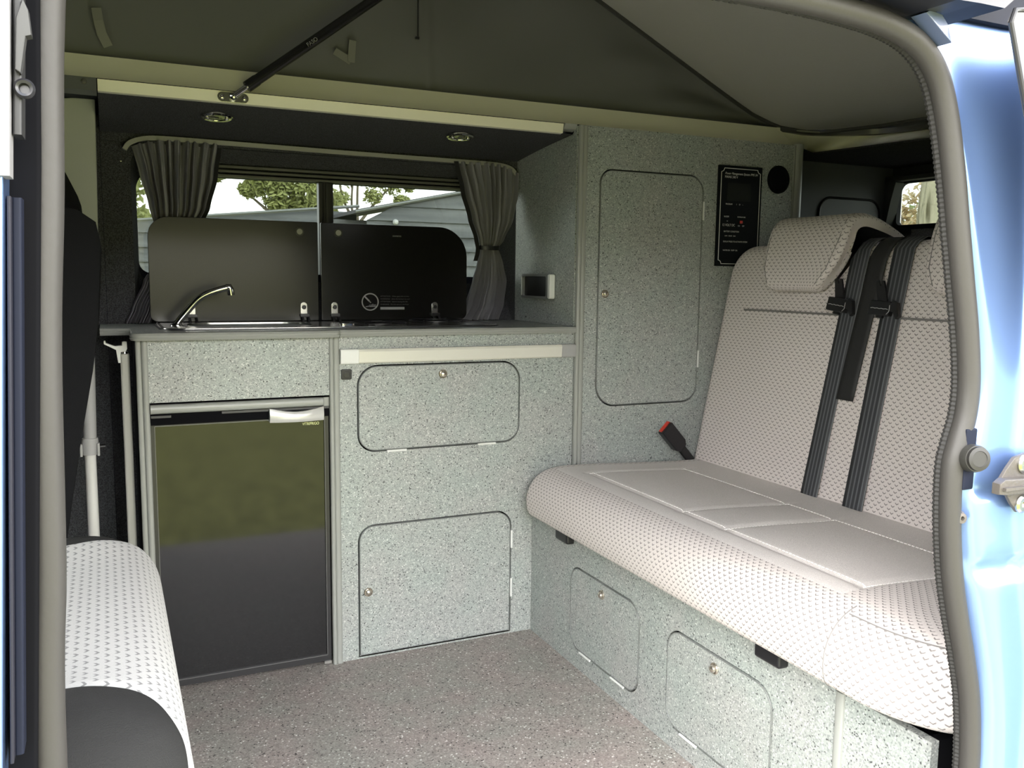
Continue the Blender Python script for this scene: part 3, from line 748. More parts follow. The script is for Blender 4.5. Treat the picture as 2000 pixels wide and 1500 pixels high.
hatch_door(kit, onK, H2, (.560, .170), [((.9505, .236), (.9505, .284)), ((.9505, .102), (.9505, .152))])

# worktop with stepped front
def wt_out(off=0.):
    pts = [(.046 - off, 2.035)] + [(.062 - (.016 + off) * math.cos(R(90 * k / 6)), 2.026 - (.016 + off) * math.sin(R(90 * k / 6))) for k in range(7)]
    pts += [(.478 + (.008) * math.sin(R(90 * k / 4)), 2.010 - off + .008 * (1 - math.cos(R(90 * k / 4)))) for k in range(5)]
    pts += [(.490, 2.022 - off), (.500, 2.027 - off), (1.1265, 2.027 - off)]
    return pts
bm = NB(); prism(bm, wt_out() + [(1.1265, 2.412), (-.018, 2.412), (-.018, 2.205), (.046, 2.205)], .8065, .8215)
wtp = tag(build('worktop', bm, LAM, loc=(.6, 2.2, .8065), smooth=False), 'speckled grey kitchen worktop with rounded grey edging', 'worktop')
bm = NB()
pe = [(-.0078, 0), (-.0078, .0035), (-.003, .0062), (0, .005), (.003, .0062), (.0078, .0035), (.0078, 0)]
tube(bm, [(x, y, .814) for x, y in wt_out()[:-3]], 1, prof=pe, up=(0, 0, 1))
tube(bm, [(x, y, .814) for x, y in wt_out()[-3:]], 1, prof=pe, up=(0, 0, 1))
tube(bm, [(-.018, 2.205, .814), (.046, 2.205, .814)], 1, prof=pe, up=(0, 0, 1))
build('edge_moulding', bm, TRIM, wtp)

# sink and hob
sh = thing('sink_and_hob', (.53, 2.25, .822), 'steel and black combined sink and hob set into the worktop with both glass lids raised', 'sink and hob')
tr = rrect(.105, .955, 2.098, 2.402, .06, 8)
bowl = rrect(.175, .475, 2.150, 2.350, .07, 8)
bm = NB(); panel(bm, tr, [bowl], .8218, .8242); build('rim', bm, BLACK, sh, smooth=False)
bm = NB(); tube(bm, [(x, y, .8248) for x, y in inset(tr, .004)], .0016, n=6, closed=True); build('bright_edge', bm, CHROME, sh)
bm = NB(); panel(bm, inset(tr, .012), [bowl], .8243, .8256); build('steel_deck', bm, STEEL, sh, smooth=False)
bm = NB(); m_ = len(bowl); r0 = [bm.verts.new((x, y, .8250)) for x, y in bowl]; q_ = inset(bowl, .02); r1 = [bm.verts.new((x, y, .70)) for x, y in q_]
for i in range(m_): bm.faces.new((r0[i], r0[(i + 1) % m_], r1[(i + 1) % m_], r1[i]))
bm.faces.new(r1); build('bowl', bm, STEEL, sh)
for cx, cy in ((.635, 2.19), (.82, 2.27)):
    bm = NB(); lathe(bm, [(.0, 0), (.034, 0), (.034, .004), (.025, .0065), (0, .007)], (cx, cy, .8256), (0, 0, 1)); bn = build('burner', bm, BLACK, sh)
    bm = NB()
    for k in range(4):
        a = R(45 + 90 * k); tube(bm, [(cx + .075 * math.cos(a), cy + .075 * math.sin(a), .827), (cx + .07 * math.cos(a), cy + .07 * math.sin(a), .8325), (cx + .02 * math.cos(a), cy + .02 * math.sin(a), .8325)], .0018, n=6)
    tube(bm, [(cx + .072 * math.cos(R(15 * k)), cy + .072 * math.sin(R(15 * k)), .8300) for k in range(24)], .0016, n=6, closed=True)
    build('pan_support', bm, BLACK, bn)
bm = NB(); prism(bm, rrect(.520, .560, 2.13, 2.16, .01), .8257, .832, bev=.001); build('control_plate', bm, CHROME, sh)
YL = 2.378
onL = lambda u, v, d: (u, YL - d, v)
lidA = rrect(.098, .5225, .8275, 1.0915, (.018, .004, .004, .050), 8)
lidB = rrect(.5305, .9555, .8275, 1.0905, (.004, .018, .085, .004), 10)
for outl, nm, kx in ((lidA, 'left', .474), (lidB, 'right', .5785)):
    bm = NB(); prism(bm, outl, -.006, 0, onL, bev=.0012)
    l_ = build('glass_lid', bm, LID, sh)
    bm = NB(); lathe(bm, [(.0085, 0), (.0115, 0), (.0115, .0018), (.0085, .0018)], onL(kx, 1.0645, 0), (0, -1, 0)); build('bumper', bm, BLACK, l_)
    bm = NB(); lathe(bm, [(0, 0), (.0082, 0), (.0075, .003), (0, .0036)], onL(kx, 1.0645, 0), (0, -1, 0)); build('bumper_stud', bm, mat('clear_rubber', (.30, .30, .27), .25), l_)
    hx = (.196, .482) if nm == 'left' else (.5655, .856)
    for h in hx:
        bm = NB(); arch = [(h - .009, .846), (h + .009, .846), (h + .009, .868)] + [(h + .009 * math.cos(R(18 * k)), .868 + .009 * math.sin(R(18 * k))) for k in range(1, 10)] + [(h - .009, .868)]
        prism(bm, arch, .0003, .0030, onL, bev=.0007)
        hg_ = build('hinge', bm, STEEL, l_)
        build('hinge_knob', lb([(0, 0), (.0056, 0), (.0056, .004), (.0045, .006), (0, .0062)], onL(h, .8635, .003), (0, -1, 0)), BLACK, l_)
        bm = NB()
        box(bm, h - .011, h + .013, YL - .012, YL - .0008, .838, .846, .001)
        for s_ in (-.007, .009): tube(bm, [onL(h + s_, .842, .006), onL(h + s_ + .002, .833, .012), onL(h + s_ + .003, .8258, .014)], .0030, n=8)
        build('hinge_bracket', bm, BLACK, l_)
    if nm == 'right':
        bm = NB()
        ring = lambda r: [(.666 + r * math.cos(2 * math.pi * k / 40), .8775 + r * math.sin(2 * math.pi * k / 40)) for k in range(40)]
        panel(bm, ring(.0245), [ring(.0212)], .0002, .0006, onL)
        def seg(bm, a, b, w_):
            d_ = Vector((b[0] - a[0], b[1] - a[1])).normalized(); n_ = Vector((-d_.y, d_.x)) * w_ / 2
            prism(bm, [(a[0] - n_.x, a[1] - n_.y), (b[0] - n_.x, b[1] - n_.y), (b[0] + n_.x, b[1] + n_.y), (a[0] + n_.x, a[1] + n_.y)], .0002, .0006, onL)
        seg(bm, (.650, .893), (.664, .879), .0042); seg(bm, (.664, .879), (.668, .875), .0024)
        seg(bm, (.653, .864), (.664, .866), .0020); seg(bm, (.664, .8645), (.684, .8645), .0014); seg(bm, (.664, .8645), (.664, .870), .0012)
        for k in range(6): seg(bm, (.667 + .0028 * k, .8650), (.668 + .0028 * k, .8705 + (.002 if k == 2 else 0)), .0011)
        panel(bm, [(.6950, .8560), (.7655, .8560), (.7655, .8630), (.6950, .8630)], [], .0002, .0006, onL)
        build('warning_symbol', bm, PRINTG, l_, smooth=False)
        DIM = mat('faint_print', (.06, .06, .06), .5)
        for k, s_ in enumerate(('ATTENTION   When glass lids are hot,', 'WARNUNG   allow the burners to cool', 'ATTENTION   before closing the lids', 'WARNING   Do not use as a worktop')):
            text('warning_text', s_, .0052, DIM, l_, onL, .6955, .8915 - .0075 * k, .0003)
        text('maker_mark', 'DOMETIC', .0062, PRINTG, l_, onL, .7315, 1.0585, .0003, sx=.95)
# tap
tp = thing('tap', (.152, 2.26, .826), 'slim chrome tap bent over the sink', 'tap')
bm = NB(); path = smooth_path([(.148, 2.235, .827), (.166, 2.232, .8505), (.186, 2.229, .8745), (.200, 2.226, .8895), (.218, 2.223, .9010), (.243, 2.220, .9105), (.268, 2.217, .9175)], 6)
tube(bm, path, lambda f: .0085 - .0005 * f, n=20)
build('spout', bm, CHROME, tp)
bm = NB(); tube(bm, [(.262, 2.2175, .9185), (.270, 2.217, .9180), (.273, 2.217, .9120), (.2745, 2.217, .8990)], lambda f: (.0075, .0090, .0085, .0078)[round(f * 3)], n=20)
build('nozzle', bm, CHROME, tp)
build('base', lb([(0, -.003), (.016, -.003), (.016, .002), (.011, .005), (0, .006)], (.150, 2.235, .8256), (0, 0, 1)), CHROME, tp)

# table rail on the front
tb = thing('table_rail', (.81, 2.03, .742), 'pale aluminium table rail along the front under the worktop', 'rail')
bm = NB(); prism(bm, [(.742, 0), (.742, .011), (.745, .0135), (.770, .0155), (.7755, .013), (.7755, 0)], .5385, 1.085, lambda u, v, d: (d, K - v, u))
build('rail', bm, mat('cream_anodised', (.70, .69, .62), .35, metal=.15), tb, smooth=False)
for a_, b_, m_ in ((.4945, .5383, WHITEP), (1.0852, 1.1265, GREYP)):
    bm = NB(); prism(bm, [(.7415, 0), (.7415, .0115), (.745, .0145), (.770, .0165), (.776, .0138), (.776, 0)], a_, b_, lambda u, v, d: (d, K - v, u), bev=.001)
    build('end_cap', bm, m_, tb)
# switch
sw = thing('push_switch', (.5105, K, .716), 'small square black push switch left of the upper hatch', 'switch')
bm = NB(); prism(bm, rrect(.498, .523, .7035, .7285, .004), 0, .006, onK, bev=.0015); build('plate', bm, BLACK, sw)
bm = NB(); prism(bm, rrect(.5035, .5185, .7075, .7235, .006), .006, .0085, onK, bev=.0012); build('button', bm, mat('switch_black', (.03, .03, .033), .25), sw)

# fridge
fr = thing('fridge', (.27, 2.2, .012), 'black gloss fronted compact fridge in the kitchen unit', 'fridge')
YF = K + .006
onF = lambda u, v, d: (u, YF - d, v)
bm = NB(); box(bm, .080, .462, YF + .03, 2.36, .02, .63); build('body', bm, BLACK, fr, smooth=False)
bm = NB(); panel(bm, rrect(.0745, .4665, .010, .622, .003), [rrect(.0845, .4565, .026, .6145, .001)], -.028, .006, onF)
ff = build('door_frame', bm, mat('frame_black', (.02, .02, .022), .3), fr, smooth=False)
bm = NB(); panel(bm, rrect(.0830, .4575, .0245, .6160, .002), [rrect(.0842, .4563, .0258, .6148, .001)], .004, .0068, onF)
build('bright_line', bm, mat('dull_line', (.14, .14, .14), .3), ff, smooth=False)
bm = NB(); prism(bm, rrect(.0845, .4565, .026, .6145, .001), -.02, .002, onF); build('door', bm, FRIDGE, fr, smooth=False)
bm = NB()
def hnd(a, b):
    u = lerp(.3285, .4525, a); t = math.sin(math.pi * a)
    zt = .6440 - .0085 * t; zb = .6115
    return Vector(onF(u, lerp(zb, zt, b), .020 + .010 * t + .004 * math.sin(math.pi * b)))
grid(bm, hnd, 24, 8)
grid(bm, lambda a, b: Vector(hnd(a, 1)) + Vector((0, .022 * b, -.002 * b)), 24, 2)
grid(bm, lambda a, b: Vector(hnd(a, 0)) + Vector((0, .012 * b, .001 * b)), 24, 2)
grid(bm, lambda a, b: Vector(hnd(0, a)) + Vector((0, .02 * b, 0)), 8, 2); grid(bm, lambda a, b: Vector(hnd(1, a)) + Vector((0, .02 * b, 0)), 8, 2)
build('handle', bm, mat('satin_silver', (.72, .72, .70), .28, metal=.5), fr, ang=50)
text('maker_mark', 'VITRIFRIGO', .0095, LOGO, fr, onF, .4055, .5985, .0025, sx=.80)
for a_ in (.0745, .449):
    bm = NB(); box(bm, a_, a_ + .0175, YF - .008, YF + .01, .003, .010); build('foot_clip', bm, STEEL, fr)

# stored folding table leg frame and pedestal pole left of the kitchen
ft = thing('folding_table', (.032, 2.11, 0), 'folded table stored upright between the seat and the kitchen unit', 'table')
bm = NB(); prism(bm, rrect(.0215, .0400, 2.095, 2.120, .005), .01, .772, lambda u, v, d: (u, v, d), bev=.002); build('frame', bm, mat('pale_grey_frame', (.50, .50, .46), .35), ft)
bm = NB(); prism(bm, rrect(.0225, .0390, 2.121, 2.20, .003), .02, .77, lambda u, v, d: (u, v, d)); build('tabletop', bm, TRIMD, ft)
bm = NB(); prism(bm, [(-.010, .794), (-.010, .801), (-.007, .801), (-.006, .796), (.012, .789), (.026, .790), (.0265, .798), (.0300, .799), (.0360, .798), (.0365, .783), (.0330, .777), (.0230, .776), (.0235, .752), (.0170, .752), (.0135, .781)], -2.116, -2.098, lambda u, v, d: (u, -d, v), bev=.0008)
build('hook', bm, WHITEP, ft)
bm = NB(); lathe(bm, [(0, 0), (.0065, 0), (.006, .004), (0, .005)], (.031, 2.108, .772), (0, 0, 1)); build('cap', bm, STEEL, ft)
pl = thing('pedestal_pole', (-.047, 2.12, .0), 'telescopic table leg, grey above and pale below a clamp, stored at the far left', 'table leg')
bm = NB(); tube(bm, [(-.0415, 2.12, .82), (-.047, 2.12, .56)], .0135, n=20); build('upper_tube', bm, GREYP, pl)
bm = NB(); tube(bm, [(-.0475, 2.12, .562), (-.0475, 2.12, .02)], .0118, n=20); build('lower_tube', bm, mat('pale_tube', (.62, .62, .60), .3), pl)
bm = NB(); tube(bm, [(-.0470, 2.12, .585), (-.0472, 2.12, .578), (-.0474, 2.12, .548)], lambda f: (.0165, .0175, .0165)[round(f * 2)], n=20); box(bm, -.067, -.062, 2.104, 2.118, .546, .574, .001); box(bm, -.0325, -.0275, 2.104, 2.118, .546, .574, .001); cl = build('clamp', bm, GREYP, pl)
bm = NB(); tube(bm, [(-.030, 2.12, .564), (-.016, 2.12, .564)], .006, n=12); build('clamp_knob', bm, BLACK, cl)

# ================================================================== TALL CUPBOARD
tc_ = thing('tall_cupboard', (1.5, 2.2, 0), 'tall grey speckled wardrobe cupboard beside the bench', 'cupboard')
bm = NB(); prism(bm, [(K + .006, .822), (K + .006, 1.344), (2.050, 1.344), (2.064, 1.326), (2.24, 1.312), (2.412, 1.295), (2.412, .822)], 1.1275, 1.1425, lambda u, v, d: (d, u, v))
prism(bm, [(K + .006, 0), (K + .006, .82), (2.412, .82), (2.412, 0)], 1.1275, 1.1425, lambda u, v, d: (d, u, v))
build('side_panel', bm, LAM, tc_, smooth=False)
HT = rrect(1.1955, 1.5345, .6005, 1.2395, (.062, .050, .050, .038), 9)
bm = NB(); panel(bm, [(1.153, 0), (1.862, 0), (1.862, 1.346), (1.153, 1.346)], [HT], -.015, 0, onK); build('front_panel', bm, LAM, tc_, smooth=False)
bm = NB(); box(bm, 1.143, 1.87, K + .030, K + .036, .001, 1.34); box(bm, 1.86, 1.875, K + .01, 2.40, .001, 1.34); build('carcass', bm, GAP, tc_, smooth=False)
bm = NB(); strip(bm, 1.1290, 1.1425, 0, 1.344, .010); strip(bm, 1.1415, 1.1555, 0, 1.344, .007); build('edge_strip', bm, TRIM, tc_)
bm = NB(); tube(bm, [(1.873, 2.045, 0), (1.873, 2.045, 1.35)], .0175, n=24); strip(bm, 1.853, 1.860, 0, 1.346, .003); build('corner_post', bm, TRIM, tc_)
hatch_door(tc_, onK, HT, (1.2195, .909), [((1.5345, 1.117), (1.5345, 1.168)), ((1.5345, .700), (1.5345, .748))])
# control panel
cp = thing('control_panel', (1.657, K, 1.13), 'black electrical control panel with white outline on the tall cupboard', 'control panel')
bm = NB(); prism(bm, rrect(1.5795, 1.7345, .9895, 1.2725, .002), 0, .006, onK, bev=.001); build('plate', bm, mat('panel_black', (.006, .007, .009), .6, spec=.12), cp)
def notched(x0, x1, z0, z1, r, n=6):
    P = []
    for cx, cz, a0 in ((x0, z0, 90), (x1, z0, 180), (x1, z1, 270), (x0, z1, 0)):
        for k in range(n + 1):
            a = R(a0 - 90 * k / n); P.append((cx + r * math.cos(a), cz + r * math.sin(a)))
    return P
nt_ = notched(1.588, 1.727, .9965, 1.2645, .010)
bm = NB(); tube(bm, [onK(u, v, .0063) for u, v in nt_], .0010, n=6, closed=True); build('outline', bm, PRINT, cp)
bm = NB(); prism(bm, rrect(1.610, 1.694, 1.174, 1.224, .002), .006, .007, onK); build('display', bm, SCR, cp, smooth=False)
for s_, x_, z_, sz, sh_ in (('Power Management System PMS 3H', 1.6005, 1.2475, .0092, .35), ('MAINS 240 V', 1.6005, 1.2375, .0095, 0), ('PROGRAM', 1.607, 1.163, .0058, 0), ('I      O      -', 1.645, 1.163, .0058, 0), ('BUZZER', 1.603, 1.128, .0056, 0), ('TEMPERATURE', 1.650, 1.128, .0052, 0), ('-o-', 1.612, 1.116, .0056, 0),
                            ('ON      OFF', 1.653, 1.103, .0055, 0), ('12 VOLT DC', 1.5975, 1.103, .0095, 0), ('BATTERY CONDITION', 1.604, 1.086, .0062, 0), ('LOW   GOOD   CHG', 1.608, 1.074, .0048, 0), ('DISPLAY PRESS TO ACTIVATE SYSTEM', 1.603, 1.0575, .0060, 0), ('WATER ON   PUMP  ON', 1.603, 1.033, .0056, 0)):
    text('lettering', s_, sz, PRINT, cp, onK, x_, z_, .0062, shear=sh_, sx=.86)
bm = NB(); prism(bm, rrect(1.660, 1.668, 1.112, 1.1195, .001), .006, .009, onK); build('rocker', bm, RED, cp, smooth=False)
bm = NB(); lathe(bm, [(0, .002), (.028, .002), (.032, .005), (.036, .006), (.040, .004), (.0405, 0)], (1.7985, K, 1.2435), (0, -1, 0), 40)
tag(build('air_vent', bm, mat('vent_black', (.004, .005, .007), .8, spec=.08), loc=(1.7985, K, 1.2435)), 'round black air outlet right of the control panel', 'vent')
# socket on the side panel
so = thing('mains_socket', (1.1275, 2.238, .926), 'white framed double socket with dark face above the worktop end', 'socket')
onW = lambda u, v, d: (1.1275 - d, u, v)
bm = NB(); panel(bm, rrect(2.146, 2.334, .891, .961, .008, 6), [rrect(2.176, 2.326, .898, .954, .006, 6)], 0, .016, onW); build('frame', bm, mat('frame_grey', (.18, .19, .19), .4), so)
bm = NB(); prism(bm, rrect(2.1455, 2.160, .892, .960, .006, 6), .004, .020, onW, bev=.003); build('end_cap', bm, WHITEP, so)
bm = NB(); prism(bm, rrect(2.3300, 2.3345, .899, .953, .001, 3), .004, .017, onW, bev=.001); build('end_cap', bm, WHITEP, so)
bm = NB(); prism(bm, rrect(2.176, 2.326, .898, .954, .006, 6), .001, .009, onW); build('face', bm, BLACK, so, smooth=False)

# window rail and curtains
rl = [(.054, 1.252), (.066, 1.268), (.092, 1.279), (.122, 1.2835), (.182, 1.2845), (.35, 1.2835), (.60, 1.2815), (.90, 1.2805), (1.02, 1.2800), (1.075, 1.277), (1.105, 1.268), (1.122, 1.250)]
bm = NB(); tube(bm, smooth_path([(x, 2.400, z) for x, z in rl], 6), 1, prof=[(-.0055, -.004), (-.003, -.0065), (.003, -.0065), (.0055, -.004), (.0055, .006), (-.0055, .006)], up=(0, 0, 1))
tag(build('curtain_rail', bm, mat('rail_grey', (.34, .34, .30), .4), loc=(.6, 2.40, 1.28)), 'pale curved curtain rail over the kitchen window', 'curtain rail')
def interp(tbl, z):
    for (z0, a0, b0), (z1, a1, b1) in zip(tbl, tbl[1:]):
        if z <= z0 and z >= z1:
            t = (z0 - z) / (z0 - z1); t = t * t * (3 - 2 * t) * .5 + t * .5
            return lerp(a0, a1, t), lerp(b0, b1, t)
    return tbl[-1][1:] if z < tbl[-1][0] else tbl[0][1:]
def curtain(name, label, tbl, ztop, tie_z, seed, folds):
    t = thing(name, ((tbl[0][1] + tbl[0][2]) / 2, 2.40, .825), label, 'curtain', 'charcoal curtains at the kitchen window')
    rnd = random.Random(seed); ph = [rnd.uniform(0, 6.3) for _ in range(6)]
    def f(a, b):
        z = lerp(ztop(a), .824, b); x0, x1 = interp(tbl, z)
        g = abs(z - tie_z); amp = .0045 + .010 * min(1, g * 6)
        aa = a + .012 * math.sin(a * 23 + ph[0]) + .02 * math.sin(b * 5 + a * 6 + ph[1]) * min(1, g * 5)
        x = lerp(x0, x1, min(1, max(0, aa)))
        y = 2.398 + amp * math.sin(a * folds * 2 * math.pi + ph[2]) + .3 * amp * math.sin(a * folds * 4.4 * math.pi + ph[3] + b * 4) + .006 * math.sin(a * math.pi) * (-1)
        if g < .02: y += .006 * (1 - g / .02)
        return Vector((x, y, z))
    bm = NB(); grid(bm, f, folds * 16, 60); build('cloth', bm, CURT, t, ang=80)
    x0, x1 = interp(tbl, tie_z)
    bm = NB(); tube(bm, [((x0 + x1) / 2 + ((x1 - x0) / 2 + .003) * math.cos(R(15 * k)), 2.400 + .015 * math.sin(R(15 * k)), tie_z + .002 * math.sin(R(15 * k))) for k in range(24)], 1, closed=True, prof=[(-.006, -.001), (.006, -.001), (.006, .001), (-.006, .001)], up=(0, 0, 1))
    build('tieback', bm, BLACK, t)
    # black lining showing along one edge
    bm = NB(); s = 1 if name.endswith('L') else 0
    grid(bm, lambda a, b: f(s, b * .62) + Vector(((.012 * a if s else -.012 * a) , .004 + .004 * a, 0)), 2, 40); build('lining', bm, CURTB, t, ang=80)
    t.name = 'curtain'
    return t
curtain('curtainL', 'dark grey gathered curtain at the left end of the kitchen window', [(1.285, .066, .278), (1.20, .084, .262), (1.12, .103, .241), (1.06, .118, .212), (.985, .122, .175), (.93, .085, .150), (.86, .055, .115), (.82, .038, .100)],
        lambda a: 1.262 + .018 * math.sin(min(1, a * 2.2) * math.pi / 2), .985, 2, 9)
curtain('curtainR', 'dark grey gathered curtain tied back at the right end of the kitchen window', [(1.285, .930, 1.122), (1.20, .952, 1.121), (1.12, .978, 1.107), (1.06, 1.000, 1.080), (1.035, 1.008, 1.064), (.985, .995, 1.078), (.94, .982, 1.088), (.87, .962, 1.079), (.82, .934, 1.062)],
        lambda a: 1.279 - .022 * max(0, (a - .55) / .45) ** 2, 1.037, 5, 9)

# spotlights in the carpeted slope
tn = Vector((0, .355, -.0325)).normalized(); nrm = Vector((0, tn.z, -tn.y))
for i, (cx, cy, cz) in enumerate(((.2485, 2.175, 1.3135), (.850, 2.168, 1.3140))):
    o = thing('spotlight', (cx, cy, cz), ('round chrome ceiling spotlight on the left, below the gas strut', 'round chrome ceiling spotlight on the right, above the right curtain')[i], 'spotlight', 'chrome spotlights above the kitchen window')
    c = Vector((cx, cy, cz))
    build('ring', lb([(.024, .001), (.026, .0055), (.032, .0065), (.0355, .004), (.0360, 0), (.024, 0)], c, nrm, 40), CHROME, o)
    build('reflector', lb([(0, .0032), (.012, .004), (.018, .0025), (.024, .0045), (.0243, 0), (0, 0)], c, nrm, 40), STEEL, o)
    for s_ in (-.021, .021): build('screw', lb([(0, 0), (.0045, 0), (.0045, .003), (.003, .005), (0, .0052)], c + Vector((s_, 0, 0)) + nrm * .004, nrm, 14), CHROME, o)
    build('lens', lb([(0, 0), (.0045, 0), (.004, .001), (0, .0011)], c + nrm * .0036, nrm, 14), BLACK, o)
# tiny screws in the carpet
for x_, y_, z_, l_ in ((.045, 2.414, 1.225, 'tiny bright screw in the carpet left of the kitchen window'), (1.1260, 2.33, .835, 'tiny bright screw low on the cupboard side by the worktop')):
    ax = (0, -1, 0) if x_ < 1 else (-1, 0, 0)
    tag(build('screw', lb([(0, 0), (.0028, 0), (.002, .001), (0, .0012)], (x_, y_, z_), ax, 12), STEEL, loc=(x_, y_, z_)), l_, 'screw')

# rear cupboard behind the bench
rc = thing('rear_cupboard', (2.2, 2.28, 0), 'dark grey side cupboard at the back beside the tailgate', 'cupboard')
onR = lambda u, v, d: (u, 2.25 - d, v)
HR = rrect(2.165, 2.440, .95, 1.2285, (.02, .02, .05, .05), 8)
bm = NB(); panel(bm, [(1.893, 0), (2.495, 0), (2.495, 1.345), (1.893, 1.345)], [HR], -.015, 0, onR); build('front_panel', bm, mat('rear_panel_grey', (.17, .18, .185), .6), rc, smooth=False)
bm = NB(); prism(bm, inset(HR, .003), -.014, .002, onR, bev=.002); dd = build('door', bm, mat('rear_door_grey', (.17, .18, .185), .5), rc)
bm = NB(); tube(bm, [onR(u, v, .002) for u, v in HR], .0042, n=8, closed=True); build('edging', bm, BLACK, dd)
bm = NB(); box(bm, 1.90, 2.49, 2.272, 2.28, .01, 1.33); build('carcass', bm, GAP, rc, smooth=False)

# ================================================================== BENCH
bb = thing('storage_box', (1.01, 1.4, 0), 'grey speckled storage box under the bench seat with two hatches', 'bench base')
B1 = rrect(1.5055, 1.8175, .0455, .2555, (.045, .045, .045, .045), 9)
B2 = rrect(1.0915, 1.4065, .0430, .2535, (.045, .045, .045, .045), 9)
bm = NB(); panel(bm, [(.782, 0), (2.034, 0), (2.034, .318), (.782, .318)], [B1, B2], -.015, 0, onB); build('front_panel', bm, LAM, bb, smooth=False)
bm = NB(); box(bm, XB + .03, XB + .036, .79, 2.03, .001, .31); box(bm, XB + .016, 1.60, .782, .797, 0, .318); box(bm, XB + .016, 1.55, 2.015, 2.030, 0, .318); build('carcass', bm, GAP, bb, smooth=False)
bm = NB(); strip(bm, .937, .9535, 0, .318, .006, onB); build('edge_strip', bm, TRIM, bb)
hatch_door(bb, onB, B1, (1.665, .2255), [((1.712, .0455), (1.763, .0455)), ((1.563, .0455), (1.618, .0455))])
hatch_door(bb, onB, B2, (1.252, .2245), [((1.298, .0430), (1.352, .0430)), ((1.14, .0430), (1.19, .0430))])

bs_ = thing('rear_bench', (1.3, 1.4, .33), 'wide pale grey rear bench seat with small v pattern cloth and two headrests', 'bench seat')
Y0, Y1 = .715, 1.990
# cushion section (x, z) from the back top round the front to the back underneath
sec = [(1.56, .447), (1.45, .4485), (1.30, .4545), (1.18, .4610), (1.10, .4640), (1.05, .4635), (1.012, .4565), (.985, .441), (.968, .420), (.9590, .397), (.9575, .376), (.9600, .357), (.9660, .345), (.980, .338), (1.01, .3345), (1.15, .333), (1.56, .333)]
sp = smooth_path([(x, 0, z) for x, z in sec], 9)
arc = [0]
for a_, b_ in zip(sp, sp[1:]): arc.append(arc[-1] + (b_ - a_).length)
cz0 = .395
SEAMS_X = (1.085, 1.375); SEAMS_Y = (1.865, 1.475, 1.335, .985)
def cush(a, b):
    i = b * (len(sp) - 1); k = min(int(i), len(sp) - 2); p = sp[k].lerp(sp[k + 1], i - k)
    y = lerp(Y0, Y1, a)
    # plan corner and edge rounding at both ends
    def rnd_(t, r): return 0 if t > r else r - math.sqrt(max(0, r * r - (r - t) ** 2))
    off = rnd_(y - Y0, .17) * .85 + rnd_(Y1 - y, .035) * .9
    zz = rnd_(y - Y0, .065) * .85 + rnd_(Y1 - y, .03) * .8
    fx = 1 - sstep(.95, 1.25, p.x)
    x = p.x + off * fx
    z = p.z - zz * max(0, (p.z - cz0)) / .065 + zz * max(0, (cz0 - p.z)) / .062 * .40
    if p.z > .43 and p.x > 1.0:
        g = 0
        inx = SEAMS_X[0] - .01 < p.x < SEAMS_X[1] + .01; iny = SEAMS_Y[-1] - .01 < y < SEAMS_Y[0] + .01
        if iny:
            for s_ in SEAMS_X: g = max(g, math.exp(-((p.x - s_) / .006) ** 2))
        if inx:
            for s_ in SEAMS_Y: g = max(g, math.exp(-((y - s_) / .006) ** 2))
        z -= .0035 * g
        if inx and iny:
            cx_ = (p.x - SEAMS_X[0]) / (SEAMS_X[1] - SEAMS_X[0]); s0, s1 = next(((b_, a_) for a_, b_ in zip(SEAMS_Y, SEAMS_Y[1:]) if y >= b_), (SEAMS_Y[-1], SEAMS_Y[-2]))
            cy_ = (y - s0) / (s1 - s0)
            z += .0035 * max(0, math.sin(math.pi * min(1, max(0, cx_)))) ** .5 * max(0, math.sin(math.pi * min(1, max(0, cy_)))) ** .5
    return Vector((x, y, z))
ARC = arc[-1]
def cuv(a, b):
    i = b * (len(sp) - 1); k = min(int(i), len(sp) - 2)
    return (lerp(Y0, Y1, a), -(arc[k] + (arc[k + 1] - arc[k]) * (i - k)) + 3)
bm = NB(); NU, NV = 200, len(sp) - 1
V = grid(bm, cush, NU, NV, cuv)
bm.faces.new([V[0][j] for j in range(NV + 1)]); bm.faces.new([V[NU][j] for j in range(NV + 1)])
cs = build('cushion', bm, VCLOTH, bs_, ang=70)
cs.data.materials.append(PLAINC)
for p in cs.data.polygons:        # plain ribbed cloth on the two sitting panels
    c = p.center + Vector((1.3, 1.4, .33))
    if c.z > .435 and SEAMS_X[0] - .052 < c.x and SEAMS_Y[-1] - .01 < c.y < SEAMS_Y[0] + .08: p.material_index = 1
bm = NB()
def onc(x, y):
    best = min(range(0, len(sp) // 2), key=lambda k: abs(sp[k].x - x))
    q = cush((y - Y0) / (Y1 - Y0), best / (len(sp) - 1)); q.x = x; return q
def stitch(bm, P, Q, n):
    for k in range(n):
        a = [lerp(P[i], Q[i], (k + .12) / n) for i in (0, 1)]; b = [lerp(P[i], Q[i], (k + .80) / n) for i in (0, 1)]
        A = onc(*a); B = onc(*b); A.z += .0012; B.z += .0012
        tube(bm, [A, B], .0011, n=5)
stitch(bm, (SEAMS_X[0] + .006, SEAMS_Y[0]), (SEAMS_X[0] + .006, SEAMS_Y[-1]), 100)
stitch(bm, (SEAMS_X[1] - .006, SEAMS_Y[0]), (SEAMS_X[1] - .006, SEAMS_Y[-1]), 100)
stitch(bm, (SEAMS_X[0], SEAMS_Y[1]), (SEAMS_X[1], SEAMS_Y[1]), 34)
stitch(bm, (SEAMS_X[0], SEAMS_Y[0]), (SEAMS_X[1], SEAMS_Y[0]), 34)
stitch(bm, (SEAMS_X[0], SEAMS_Y[2]), (SEAMS_X[1], SEAMS_Y[2]), 34)
stitch(bm, (SEAMS_X[0], SEAMS_Y[-1]), (SEAMS_X[1], SEAMS_Y[-1]), 34)
build('stitching', bm, STITCH, bs_)
bm = NB()      # piping seam down the front and along the front corner
